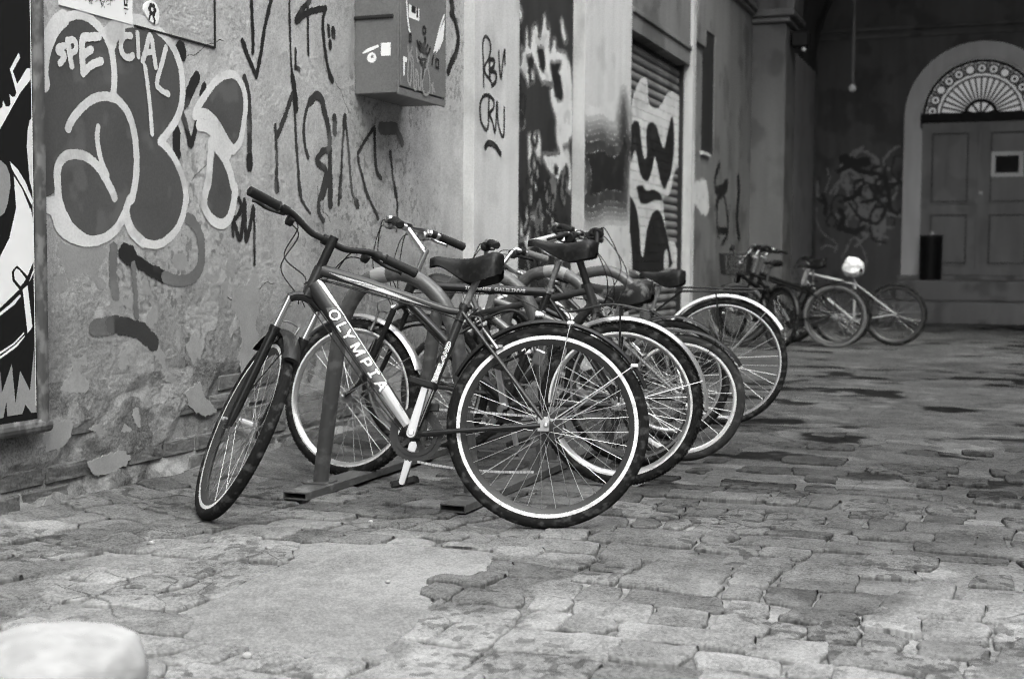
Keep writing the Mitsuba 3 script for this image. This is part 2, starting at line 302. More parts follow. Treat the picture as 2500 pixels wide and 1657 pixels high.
PAINT = {
  'bubble': [
    ('fill','p',0,0,[(3.679,1.511),(3.693,1.598),(3.728,1.661),(3.782,1.72),(3.858,1.756),(3.929,1.763),(3.994,1.741),(4.053,1.699),(4.075,1.668),(4.091,1.719),(4.138,1.765),(4.201,1.796),(4.282,1.804),(4.365,1.783),(4.45,1.73),(4.497,1.659),(4.504,1.546),(4.481,1.486),(4.428,1.423),(4.363,1.363),(4.418,1.335),(4.478,1.272),(4.522,1.196),(4.536,1.207),(4.522,1.143),(4.483,1.061),(4.43,1.002),(4.349,0.968),(4.257,0.972),(4.189,1.013),(4.152,1.059),(4.108,1.024),(4.043,0.985),(3.954,0.971),(3.88,0.989),(3.821,1.028),(3.782,1.081),(3.76,1.139),(3.697,1.112),(3.666,1.149),(3.663,1.228),(3.66,1.384)]),
    ('light','s',0.062,0,[(3.698,1.505),(3.691,1.54),(3.699,1.599),(3.724,1.661),(3.765,1.717),(3.803,1.746)]),
    ('light','s',0.034,0,[(3.796,1.74),(3.859,1.766),(3.915,1.774),(3.965,1.762),(4.009,1.739),(4.042,1.711),(4.064,1.676),(4.076,1.63),(4.081,1.568),(4.073,1.505)]),
    ('light','s',0.05,0,[(4.046,1.736),(4.092,1.77),(4.154,1.795),(4.217,1.808),(4.29,1.806)]),
    ('light','s',0.05,0,[(4.068,1.696),(4.083,1.727),(4.122,1.765)]),
    ('light','s',0.036,0,[(4.282,1.809),(4.356,1.794),(4.424,1.762),(4.467,1.725),(4.497,1.677),(4.51,1.619),(4.509,1.546),(4.486,1.486),(4.445,1.435),(4.393,1.389),(4.36,1.363)]),
    ('light','s',0.034,0,[(4.36,1.363),(4.401,1.344),(4.452,1.306),(4.496,1.252),(4.522,1.196),(4.532,1.138),(4.53,1.152),(4.503,1.071),(4.445,1.006),(4.349,0.962),(4.25,0.966),(4.175,1.004),(4.135,1.058)]),
    ('light','s',0.036,0,[(4.072,1.505),(4.102,1.494),(4.148,1.465),(4.179,1.424),(4.198,1.371),(4.208,1.313),(4.208,1.248),(4.199,1.193),(4.178,1.132),(4.163,1.126),(4.129,1.066),(4.082,1.015),(4.017,0.98),(3.941,0.968),(3.874,0.987),(3.816,1.027),(3.776,1.085),(3.763,1.131),(3.764,1.144),(3.76,1.194),(3.769,1.232),(3.8,1.261),(3.849,1.274),(3.906,1.272),(3.956,1.254),(3.999,1.224),(4.036,1.183),(4.062,1.151),(4.075,1.13)]),
    ('light','s',0.034,0,[(3.82,1.362),(3.837,1.389),(3.873,1.425),(3.924,1.463),(3.982,1.491),(4.042,1.501),(4.079,1.498)]),
    ('light','s',0.026,0,[(3.984,1.383),(3.978,1.346),(3.986,1.3),(4.004,1.253),(4.033,1.212)]),
    ('light','s',0.03,0,[(3.66,1.473),(3.654,1.406)]),
    ('light','s',0.034,0,[(3.652,1.237),(3.661,1.17),(3.677,1.117),(3.703,1.096),(3.75,1.103)]),
    ('light','p',0,0,[(3.669,1.103),(3.742,1.114),(3.776,1.069),(3.833,1.016),(3.904,0.974),(3.979,0.962),(4.03,0.972),(3.978,0.951),(3.892,0.946),(3.808,0.964),(3.751,0.998),(3.724,1.052),(3.679,1.066)]),
    ('light','s',0.045,0,[(4.142,1.067),(4.175,1.009),(4.243,0.966)]),
  ],
  'petal': [
    ('fill','p',0,0,[(4.599,1.493),(4.664,1.505),(4.73,1.485),(4.788,1.442),(4.837,1.397),(4.877,1.372),(4.929,1.41),(4.961,1.492),(4.977,1.579),(4.962,1.644),(4.911,1.688),(4.84,1.69),(4.761,1.658),(4.684,1.594),(4.618,1.527)]),
    ('fill','p',0,0,[(4.748,1.373),(4.807,1.339),(4.856,1.276),(4.881,1.205),(4.89,1.208),(4.877,1.141),(4.842,1.082),(4.794,1.062),(4.731,1.069),(4.679,1.1),(4.66,1.14),(4.681,1.215),(4.699,1.222),(4.724,1.305)]),
    ('light','s',0.045,0,[(4.599,1.493),(4.664,1.505),(4.73,1.485),(4.788,1.442),(4.837,1.397),(4.877,1.372)]),
    ('light','s',0.036,0,[(4.877,1.372),(4.929,1.41),(4.961,1.492),(4.977,1.579),(4.962,1.644),(4.911,1.688),(4.84,1.69),(4.761,1.658),(4.684,1.594),(4.618,1.527),(4.594,1.487)]),
    ('light','s',0.05,0,[(4.626,1.453),(4.682,1.453),(4.739,1.426),(4.798,1.388),(4.837,1.352)]),
    ('light','s',0.045,0,[(4.71,1.391),(4.705,1.331),(4.689,1.221),(4.681,1.215),(4.656,1.14),(4.679,1.095),(4.731,1.062),(4.794,1.054),(4.845,1.08),(4.877,1.141),(4.891,1.208),(4.876,1.216),(4.851,1.281),(4.802,1.339),(4.744,1.375)]),
  ],
  'lettering': [
    ('light','s',0.026,0,[(3.8,1.649),(3.77,1.635),(3.772,1.624),(3.799,1.619),(3.797,1.602),(3.778,1.584)]),
    ('light','s',0.026,0,[(3.819,1.671),(3.828,1.631),(3.841,1.583)]),
    ('light','s',0.024,0,[(3.819,1.67),(3.85,1.677),(3.865,1.665),(3.858,1.64),(3.828,1.625)]),
    ('light','s',0.032,0,[(3.99,1.712),(3.942,1.702),(3.901,1.689),(3.897,1.632),(3.901,1.568)]),
    ('light','s',0.03,0,[(3.9,1.631),(3.947,1.658)]),
    ('light','s',0.03,0,[(3.901,1.567),(3.948,1.603),(4.003,1.625)]),
    ('light','s',0.026,0,[(4.177,1.745),(4.141,1.737),(4.12,1.714),(4.119,1.682),(4.14,1.661),(4.171,1.662),(4.187,1.672)]),
    ('light','s',0.024,0,[(4.218,1.76),(4.223,1.675)]),
    ('light','s',0.026,0,[(4.249,1.661),(4.272,1.713),(4.291,1.761),(4.306,1.753),(4.317,1.705),(4.331,1.649)]),
    ('light','s',0.022,0,[(4.264,1.694),(4.313,1.705)]),
    ('light','s',0.026,0,[(4.398,1.735),(4.373,1.673),(4.338,1.592),(4.357,1.567),(4.412,1.554)]),
    ('light','s',0.024,0,[(4.261,1.644),(4.277,1.579),(4.292,1.491),(4.304,1.389)]),
  ],
  'arrows': [
    ('ink','s',0.03,0,[(5.029,2.038),(5.038,1.927),(5.039,1.813)]),
    ('ink','s',0.034,0,[(4.956,1.848),(5.005,1.78),(5.066,1.712)]),
    ('ink','s',0.03,0,[(5.066,1.712),(5.102,1.806),(5.135,1.926),(5.194,2.069)]),
    ('ink','s',0.02,0,[(5.354,2.099),(5.356,1.985),(5.367,1.826),(5.38,1.736)]),
    ('ink','s',0.05,0,[(5.38,1.748),(5.402,1.67),(5.408,1.606)]),
    ('ink','s',0.022,0,[(5.409,1.884),(5.406,1.794)]),
    ('ink','s',0.03,0,[(5.42,1.796),(5.44,1.795)]),
    ('ink','s',0.036,0,[(5.545,2.134),(5.433,2.044),(5.418,2.01),(5.497,2.06),(5.605,2.098),(5.697,2.12)]),
    ('ink','s',0.032,0,[(5.697,2.12),(5.668,2.062),(5.675,1.979),(5.702,1.881),(5.737,1.807)]),
    ('ink','s',0.05,0,[(5.737,1.807),(5.759,1.786)]),
    ('ink','s',0.022,0,[(5.521,2.118),(5.523,1.984),(5.527,1.873)]),
    ('ink','s',0.03,0,[(5.722,2.041),(5.73,1.997)]),
    ('ink','s',0.05,0,[(5.771,2.031),(5.773,2.004)]),
    ('ink','s',0.04,0,[(5.739,1.965),(5.74,1.944)]),
  ],
  'scrawl': [
    ('soft','s',0.028,0,[(5.225,1.513),(5.238,1.372),(5.234,1.241)]),
    ('soft','s',0.04,0,[(5.234,1.264),(5.236,1.224)]),
    ('soft','s',0.034,0,[(5.244,1.466),(5.311,1.561),(5.379,1.675)]),
    ('soft','s',0.026,0,[(5.385,1.679),(5.4,1.588),(5.418,1.415),(5.441,1.271),(5.46,1.202)]),
    ('soft','s',0.03,0,[(5.603,1.694),(5.543,1.657),(5.495,1.581),(5.483,1.491),(5.5,1.434),(5.524,1.391)]),
    ('soft','s',0.055,0,[(5.543,1.654),(5.603,1.691),(5.658,1.676),(5.679,1.627)]),
    ('soft','s',0.05,0,[(5.683,1.631),(5.733,1.502),(5.738,1.216)]),
    ('soft','s',0.055,0,[(5.784,1.602),(5.79,1.535)]),
    ('soft','s',0.045,0,[(5.72,1.44),(5.664,1.429),(5.608,1.377),(5.688,1.346),(5.707,1.286),(5.665,1.212)]),
    ('soft','s',0.026,0,[(5.848,1.221),(5.862,1.42),(5.884,1.584)]),
    ('soft','s',0.05,0,[(5.884,1.572),(5.892,1.619)]),
    ('soft','s',0.026,0,[(5.898,1.604),(5.928,1.488),(5.962,1.283),(5.982,1.228)]),
    ('soft','s',0.028,0,[(6.213,1.598),(6.058,1.474),(6.037,1.421),(6.086,1.328),(6.142,1.236)]),
    ('soft','s',0.036,0,[(6.221,1.598),(6.228,1.449),(6.25,1.371),(6.295,1.341)]),
    ('soft','s',0.04,0,[(6.407,1.486),(6.413,1.456)]),
    ('soft','s',0.026,0,[(6.413,1.476),(6.438,1.364),(6.469,1.252)]),
    ('soft','s',0.026,0,[(5.233,1.303),(5.236,1.234)]),
    ('soft','s',0.05,0,[(5.238,1.24),(5.238,1.223)]),
    ('soft','s',0.022,0,[(5.43,1.304),(5.444,1.211),(5.494,1.16),(5.541,1.129)]),
    ('soft','s',0.06,0,[(5.739,1.312),(5.742,1.18)]),
    ('soft','s',0.036,0,[(5.689,1.308),(5.626,1.178),(5.632,1.129),(5.67,1.094)]),
    ('soft','s',0.03,0,[(5.849,1.325),(5.827,1.186)]),
    ('soft','s',0.022,0,[(5.952,1.331),(5.969,1.263)]),
    ('soft','s',0.05,0,[(6.01,1.207),(6.028,1.186)]),
    ('soft','s',0.026,0,[(6.079,1.339),(6.143,1.246),(6.266,1.126)]),
    ('soft','s',0.024,0,[(6.439,1.362),(6.494,1.236),(6.487,1.066)]),
  ],
  'drip': [
    ('mid','s',0.07,0,[(6.294,1.604),(6.376,1.609),(6.471,1.62)]),
    ('mid','s',0.045,0,[(6.465,1.615),(6.523,1.584),(6.55,1.548)]),
  ],
  'initials': [
    ('ink','s',0.024,0,[(4.92,1.165),(4.942,1.137),(4.914,1.092),(4.878,1.077)]),
    ('ink','s',0.022,0,[(4.87,1.08),(4.874,1.01)]),
    ('ink','s',0.026,0,[(4.88,1.064),(4.933,0.997),(4.965,1.162)]),
    ('ink','s',0.026,0,[(4.968,1.154),(4.98,0.987),(5.036,1.132)]),
    ('ink','s',0.018,0,[(5.039,1.132),(5.045,1.013),(5.045,0.883)]),
  ],
  'loop': [
    ('ink','s',0.06,0,[(7.222,2.447),(7.238,2.408),(7.228,2.369)]),
    ('ink','s',0.05,0,[(7.228,2.375),(7.294,2.319),(7.33,2.232),(7.288,2.139),(7.218,2.073),(7.18,2.019)]),
  ],
  'petal_strokes': [  # short black sprayed strokes beside the petals, plain paint
    ('ink','s',0.05,0,[(4.61,1.648),(4.568,1.59),(4.526,1.533)]),
    ('ink','s',0.03,0,[(4.665,1.621),(4.641,1.583)]),
    ('ink','s',0.03,0,[(4.508,1.489),(4.543,1.424),(4.562,1.368),(4.588,1.407),(4.605,1.462)]),
    ('ink','s',0.05,0,[(4.467,1.417),(4.47,1.323)]),
    ('ink','s',0.07,0,[(4.501,1.745),(4.504,1.73)]),
    ('soft','s',0.036,0,[(4.971,1.691),(5.004,1.604),(5.01,1.412),(5.007,1.337)]),
    ('ink','s',0.05,0,[(5.008,1.349),(5.008,1.314)]),
  ],
  'face': [
    ('ink','s',0.075,0,[(4.133,0.928),(4.167,0.911)]),
    ('ink','s',0.05,0,[(4.187,0.903),(4.297,0.858),(4.391,0.829)]),
    ('mid','s',0.05,0,[(4.383,0.831),(4.472,0.815),(4.549,0.823),(4.609,0.85),(4.637,0.91),(4.63,0.992),(4.583,1.051),(4.544,1.067)]),
    ('mid','s',0.045,0,[(4.068,0.944),(4.059,0.832),(4.078,0.765)]),
    ('mid','s',0.028,0,[(4.184,0.882),(4.196,0.779),(4.2,0.677)]),
    ('mid','s',0.07,0,[(3.96,0.649),(4.076,0.655)]),
    ('soft','s',0.07,0,[(4.05,0.657),(4.142,0.645),(4.237,0.619),(4.304,0.573)]),
  ],
  'crew_tag': [
    ('ink','s',0.026,0.07,[(7.57,1.979),(7.56,2.125),(7.55,2.239),(7.59,2.289),(7.66,2.274),(7.68,2.22),(7.64,2.156),(7.58,2.102),(7.6,2.06),(7.68,2.032),(7.71,1.997)]),
    ('ink','s',0.034,0.07,[(7.66,2.152),(7.67,2.037)]),
    ('ink','s',0.034,0.07,[(7.67,2.16),(7.74,2.164),(7.73,2.124),(7.67,2.09),(7.77,2.09),(7.77,2.037),(7.71,2.003)]),
    ('ink','s',0.028,0.07,[(7.82,2.234),(7.83,2.15),(7.86,2.069),(7.89,2.173),(7.92,2.256),(7.93,2.164)]),
    ('ink','s',0.03,0.07,[(7.66,1.937),(7.58,1.926),(7.52,1.878),(7.51,1.807),(7.54,1.753),(7.61,1.718),(7.65,1.757),(7.65,1.841),(7.66,1.927)]),
    ('ink','s',0.028,0.07,[(7.67,1.934),(7.74,1.91),(7.73,1.863),(7.67,1.825),(7.72,1.777),(7.76,1.716),(7.78,1.797),(7.79,1.909)]),
    ('ink','s',0.028,0.07,[(7.8,1.903),(7.81,1.799),(7.85,1.731),(7.9,1.702),(7.92,1.745),(7.92,1.891)]),
    ('ink','s',0.05,0.07,[(7.6,1.611),(7.65,1.64),(7.76,1.634),(7.86,1.589)]),
  ],
  'door': [
    ('light','p',0,-0.1,[(8.5,2.217),(8.52,2.31),(8.57,2.366),(8.65,2.292),(8.69,2.335),(8.64,2.456),(8.67,2.48),(8.74,2.393),(8.76,2.531),(8.81,2.546),(8.85,2.434),(8.89,2.565),(9,2.621),(9.06,2.529),(9.13,2.701),(9.19,2.712),(9.23,2.628),(9.3,2.646),(9.29,2.476),(9.37,2.58),(9.44,2.557),(9.44,2.511),(9.65,2.516),(9.76,2.451),(9.82,2.358),(9.84,2.188),(9.84,1.865),(9.46,1.831),(9.43,1.973),(9.33,2.061),(9.28,2.187),(9.38,2.233),(9.26,2.211),(9.16,2.205),(9.12,2.2),(9.05,2.241),(8.97,2.3),(8.91,2.179),(8.86,2.222),(8.84,2.132),(8.75,2.195),(8.64,2.242)]),
    ('light','p',0,-0.1,[(9.51,2.735),(9.57,2.76),(9.64,2.684),(9.7,2.605),(9.63,2.568),(9.55,2.621)]),
    ('light','p',0,-0.1,[(8.51,2.634),(8.67,2.687),(8.71,2.615),(8.62,2.459),(8.57,2.451),(8.53,2.535)]),
    ('dark','p',0,-0.1,[(9.02,2.435),(9.14,2.446),(9.17,2.328),(9.1,2.306)]),
    ('dark','p',0,-0.1,[(9.31,2.367),(9.54,2.407),(9.46,2.342),(9.53,2.291),(9.59,2.159),(9.45,2.148),(9.38,2.239)]),
    ('dark','p',0,-0.1,[(8.8,2.339),(8.89,2.359),(8.93,2.32),(8.88,2.181),(8.84,2.282)]),
    ('light','p',0,-0.1,[(8.88,2.275),(8.95,2.279),(8.97,2.224),(8.93,2.182),(8.88,2.2)]),
    ('light','p',0,-0.1,[(8.81,1.811),(8.92,1.841),(9.09,1.844),(9.12,1.703),(9.1,1.632),(9.02,1.647),(9.11,1.476),(9.03,1.43),(8.93,1.438),(8.85,1.547),(8.82,1.699)]),
    ('light','p',0,-0.1,[(9.43,1.889),(9.73,1.918),(9.76,1.812),(9.64,1.788),(9.55,1.737),(9.46,1.787)]),
    ('light','p',0,-0.1,[(9.1,1.701),(9.46,1.73),(9.76,1.79),(9.84,1.459),(9.65,1.478),(9.43,1.522),(9.23,1.594)]),
    ('light','p',0,-0.1,[(8.89,1.423),(8.99,1.414),(9.13,1.415),(9.13,1.367),(9.03,1.287),(8.93,1.283),(8.87,1.354)]),
    ('dark','p',0,-0.1,[(8.95,1.399),(9.03,1.416),(9.08,1.385),(9.01,1.313),(8.96,1.311)]),
    ('light','p',0,-0.1,[(8.66,1.226),(8.79,1.324),(8.89,1.248),(9.05,1.274),(9.18,1.244),(9.28,1.276),(9.41,1.267),(9.43,1.211),(9.35,1.152),(9.1,1.097),(9.01,1.17),(8.91,1.201),(8.88,1.099),(8.9,1.005),(8.8,0.963),(8.69,0.995),(8.67,1.16)]),
    ('light','p',0,-0.1,[(8.72,0.996),(8.88,1.004),(8.84,0.95),(8.82,0.863),(8.73,0.849),(8.74,0.929)]),
    ('mid','p',0,-0.1,[(9.19,1.48),(9.38,1.541),(9.47,1.468),(9.39,1.287),(9.22,1.281)]),
    ('dark','p',0,-0.1,[(9.42,1.621),(9.47,1.617),(9.48,1.582),(9.42,1.579)]),
    ('dark','p',0,-0.1,[(9.67,1.638),(9.71,1.641),(9.75,1.593),(9.68,1.581)]),
    ('dark','p',0,-0.1,[(8.71,1.208),(8.77,1.23),(8.79,1.19),(8.74,1.169)]),
  ],
  'pilaster_paint': [
    ('light','p',0,0,[(9.58,2.247),(9.75,2.2),(9.93,2.14),(10.29,2.166),(10.75,2.292),(10.82,2.361),(11.13,2.413),(11.19,1.983),(9.59,1.84)]),
    ('light','p',0,0,[(9.61,1.904),(11.08,2.044),(11.11,0.763),(9.55,0.778),(9.52,1.399)]),
    ('dark','p',0,0,[(9.6,1.974),(9.78,1.938),(9.96,1.921),(10.32,1.976),(10.52,1.944),(10.76,1.973),(10.81,2.112),(10.88,2.233),(10.94,2.3),(11.04,2.174),(11.13,2.045),(11.42,2.034),(11.33,1.877),(11.17,1.782),(11.12,1.591),(11.08,1.393),(11.02,1.35),(10.48,1.344),(10.35,1.316),(10.22,1.296),(10.02,1.273),(9.85,1.289),(9.73,1.263),(9.79,1.426),(9.87,1.577),(9.71,1.639),(9.69,1.767),(9.62,1.905)]),
    ('soft','p',0,0,[(10.51,1.944),(10.64,1.924),(10.67,1.612),(10.65,1.406),(10.54,1.385),(10.5,1.601)]),
    ('soft','p',0,0,[(9.9,1.887),(10.3,1.954),(10.36,1.746),(10.21,1.478),(10.11,1.39),(9.96,1.605),(9.9,1.785)]),
  ],
  'shutter_paint': [
    ('light','p',0,-0.1,[(11.54,2.185),(11.55,2.369),(11.81,2.585),(12.06,2.618),(12.13,2.407),(12.51,2.406),(12.87,2.601),(13.27,2.617),(13.42,2.507),(13.5,1.948),(13.21,1.863),(12.99,1.597),(12.71,1.521),(12.96,1.123),(13.29,1.064),(13.34,0.854),(12.41,0.856),(11.6,0.857),(11.49,1.563)]),
    ('dark','p',0,-0.1,[(11.52,2.127),(11.64,2.193),(11.8,2.176),(11.88,2.018),(11.98,1.882),(12.08,1.918),(12.05,2.15),(12.22,2.24),(12.43,2.216),(12.59,2.095),(12.73,2.038),(12.86,2.197),(13.05,2.387),(13.15,2.129),(13.05,1.836),(12.89,1.701),(12.75,1.631),(12.58,1.729),(12.39,1.927),(12.3,1.816),(12.16,1.688),(12.02,1.672),(11.85,1.727),(11.67,1.929),(11.53,1.805)]),
    ('dark','p',0,-0.1,[(11.72,1.604),(11.94,1.624),(12.08,1.58),(12.31,1.607),(12.59,1.584),(12.68,1.519),(12.38,1.505),(12.15,1.465),(11.87,1.46)]),
    ('dark','p',0,-0.1,[(11.48,1.52),(11.59,1.483),(11.73,1.404),(11.85,1.22),(11.91,1.003),(12,0.974),(12.1,1.182),(12.24,1.335),(12.44,1.418),(12.69,1.366),(12.96,1.123),(13.17,0.886),(13.65,0.854),(13.62,1.3),(13.51,1.427),(13.6,1.677),(13.55,1.952),(13.28,1.868),(13.12,1.714),(13,1.581),(12.76,1.515),(12.88,1.357),(13.22,1.112),(13.04,0.855),(11.52,0.857)]),
    ('light','p',0,-0.1,[(12.79,0.98),(12.87,1.043),(12.96,0.981),(12.96,0.855),(12.79,0.855)]),
    ('light','p',0,-0.1,[(12.99,1.124),(13.22,1.112),(13.37,0.984),(13.34,0.854),(13.2,0.87)]),
    ('light','p',0,-0.1,[(11.45,1.139),(11.53,1.169),(11.62,0.857),(11.52,0.857)]),
  ],
  'jamb_paint': [
    ('light','p',0,0,[(13.48,2.381),(13.13,1.966),(13.2,1.924),(13.5,2.157),(13.59,0.743),(13.27,0.745),(13.3,1.338),(13.07,1.41),(13.2,1.431),(13.41,1.374),(13.4,2.051)]),
  ],
  'far_tag': [
    ('ink','s',0.09,0,[(14.9,2.027),(14.67,1.849),(14.73,1.731)]),
    ('ink','s',0.1,0,[(14.73,1.721),(15.04,1.759),(15.34,1.849)]),
    ('ink','s',0.07,0,[(15.32,1.847),(15.3,1.762),(14.86,1.636),(14.72,1.528)]),
    ('ink','s',0.06,0,[(14.86,1.616),(14.8,1.409),(14.91,1.208)]),
    ('ink','s',0.06,0,[(15.15,1.702),(15.31,1.574),(15.44,1.272),(15.1,1.118)]),
    ('ink','s',0.08,0,[(14.91,1.28),(15.42,1.282)]),
    ('ink','s',0.05,0,[(15.5,1.582),(15.4,1.218)]),
    ('ink','s',0.16,0,[(16,1.92),(16.06,1.781),(15.97,1.449),(16.11,1.232)]),
  ],
  'pale_blotch': [
    ('light','p',0,0,[(13.34,1.694),(14.01,1.799),(14.23,1.793),(14.38,1.574),(14.3,1.432),(14.03,1.442),(13.77,1.508),(13.43,1.569)]),
  ],
  'patch': [
    ('pale','p',0,0,[(3.768,0.96),(3.844,0.949),(3.978,0.947),(4.035,0.931),(3.99,0.873),(3.976,0.833),(4.027,0.816),(4.001,0.783),(3.951,0.816),(3.902,0.849),(3.853,0.834),(3.817,0.818),(3.795,0.866),(3.766,0.889)]),
    ('pale','p',0,0,[(3.748,0.842),(3.795,0.85),(3.805,0.787),(3.77,0.779),(3.736,0.796)]),
    ('pale','p',0,0,[(3.763,0.448),(3.823,0.491),(3.847,0.497),(3.913,0.46),(3.906,0.412),(3.834,0.422),(3.775,0.432)]),
    ('pale','p',0,0,[(4.868,0.767),(4.929,0.786),(5.001,0.804),(5.047,0.883),(5.083,0.823),(5.082,0.684),(5.054,0.606),(5.081,0.564),(5.053,0.467),(4.979,0.393),(4.926,0.436),(4.936,0.552),(4.91,0.651),(4.867,0.691)]),
    ('pale','p',0,0,[(3.824,0.563),(3.848,0.538),(3.897,0.55),(3.902,0.526),(3.847,0.497),(3.824,0.523)]),
    ('pale','p',0,0,[(4.52,0.356),(4.623,0.393),(4.654,0.334),(4.744,0.259),(4.653,0.25),(4.558,0.288)]),
    ('pale','p',0,0,[(3.916,0.28),(4.018,0.301),(4.123,0.273),(4.163,0.242),(4.069,0.254),(3.966,0.253)]),
    ('pale','p',0,0,[(3.657,0.279),(3.726,0.318),(3.808,0.325),(3.825,0.282),(3.783,0.24),(3.713,0.225),(3.668,0.239)]),
    ('pale','p',0,0,[(4.241,0.822),(4.269,0.826),(4.296,0.76),(4.24,0.77)]),
    ('pale','p',0,0,[(4.281,0.709),(4.324,0.725),(4.338,0.681),(4.294,0.63),(4.266,0.657)]),
    ('pale','p',0,0,[(4.455,0.632),(4.485,0.594),(4.476,0.54),(4.461,0.559)]),
    ('pale','p',0,0,[(4.66,0.845),(4.767,0.835),(4.75,0.802),(4.668,0.827)]),
    ('pale','p',0,0,[(4.039,0.799),(4.078,0.79),(4.104,0.748),(4.171,0.754),(4.163,0.712),(4.103,0.727),(4.089,0.681),(4.057,0.674),(4.051,0.724)]),
    ('pale','p',0,0,[(4.429,0.9),(4.474,0.927),(4.535,0.909),(4.519,0.864),(4.458,0.864)]),
    ('pale','p',0,0,[(4.237,0.563),(4.322,0.567),(4.372,0.529),(4.378,0.466),(4.321,0.515)]),
    ('pale','p',0,0,[(3.902,0.159),(4.016,0.172),(4.121,0.171),(4.161,0.131),(4.067,0.102),(3.951,0.102)]),
    ('pale','p',0,0,[(4.358,0.059),(4.447,0.028),(4.386,-0.017),(4.328,0.001)]),
    ('pale','p',0,0,[(3.669,0.011),(3.687,0.071),(3.721,0.042),(3.708,-0.011)]),
    ('pale','p',0,0,[(6.003,2.207),(5.982,2.147),(5.996,2.093),(5.975,1.952),(5.955,1.949),(5.969,2.151)]),
  ],
  'mural': [
    ('paper','p',0,0.035,[(3.539,1.584),(3.546,1.569),(3.51,1.52),(3.53,1.48),(3.577,1.538),(3.594,1.54),(3.594,1.502),(3.546,1.455),(3.448,1.324),(3.41,1.263),(3.412,1.355),(3.45,1.39),(3.459,1.396),(3.463,1.418),(3.475,1.4),(3.491,1.401),(3.497,1.409),(3.493,1.442),(3.506,1.434),(3.52,1.438),(3.525,1.452),(3.502,1.512),(3.496,1.524)]),
    ('paper','p',0,0.035,[(3.49,1.221),(3.527,1.197),(3.562,1.158),(3.597,1.096),(3.591,1.082),(3.552,1.135),(3.499,1.197)]),
    ('paper','p',0,0.035,[(3.507,1.175),(3.545,1.134),(3.583,1.068),(3.585,1.072),(3.6,1.016),(3.598,0.896),(3.566,0.842),(3.516,0.878),(3.491,0.858),(3.493,0.827),(3.525,0.797),(3.435,0.738),(3.38,0.71),(3.383,0.838),(3.439,0.908),(3.482,0.968),(3.516,1.069)]),
    ('paper','p',0,0.035,[(3.501,0.853),(3.512,0.868),(3.526,0.863),(3.558,0.832),(3.532,0.807),(3.504,0.832)]),
    ('paper','p',0,0.035,[(3.597,0.867),(3.573,0.824),(3.577,0.826),(3.598,0.857)]),
    ('paper','p',0,0.035,[(3.38,0.7),(3.435,0.724),(3.478,0.747),(3.528,0.781),(3.532,0.774),(3.499,0.746),(3.435,0.713),(3.38,0.693)]),
    ('paper','p',0,0.035,[(3.541,0.796),(3.565,0.811),(3.586,0.669),(3.562,0.648)]),
    ('paper','p',0,0.035,[(3.377,0.577),(3.432,0.594),(3.496,0.62),(3.544,0.653),(3.546,0.648),(3.499,0.615),(3.432,0.586),(3.377,0.567)]),
    ('paper','p',0,0.035,[(3.377,0.56),(3.432,0.579),(3.503,0.612),(3.547,0.642),(3.548,0.637),(3.506,0.604),(3.432,0.571),(3.376,0.552)]),
    ('grey','p',0,0.035,[(3.375,0.483),(3.431,0.528),(3.436,0.458),(3.484,0.55),(3.499,0.416),(3.523,0.524),(3.569,0.454),(3.591,0.589),(3.6,0.375),(3.574,0.377),(3.546,0.407),(3.53,0.377),(3.459,0.377),(3.456,0.426),(3.441,0.374),(3.372,0.369)]),
    ('grey','p',0,0.035,[(3.325,1.187),(3.373,1.212),(3.446,1.222),(3.474,1.206),(3.489,1.176),(3.491,1.14),(3.477,1.082),(3.461,1.05),(3.405,1.017),(3.321,1.014)]),
    ('light','p',0,0.035,[(3.603,1.38),(3.609,1.371),(3.607,1.179),(3.597,1.123),(3.582,1.164),(3.571,1.277),(3.576,1.332),(3.586,1.364)]),
  ],
  'poster': [
    ('paper','p',0,0.006,[(3.78,1.823),(3.78,1.784),(4.189,1.788),(4.191,1.901)]),
  ],
  'sticker': [
    ('paper','p',0,0.008,[(4.304,1.9),(4.334,1.893),(4.353,1.869),(4.35,1.83),(4.333,1.813),(4.304,1.818),(4.275,1.833),(4.26,1.855),(4.268,1.881)]),
  ],
  'plate': [
    ('seam','p',0,0,[(4.199,1.888),(4.197,1.787),(4.743,1.788),(4.753,1.992)]),
  ],
}
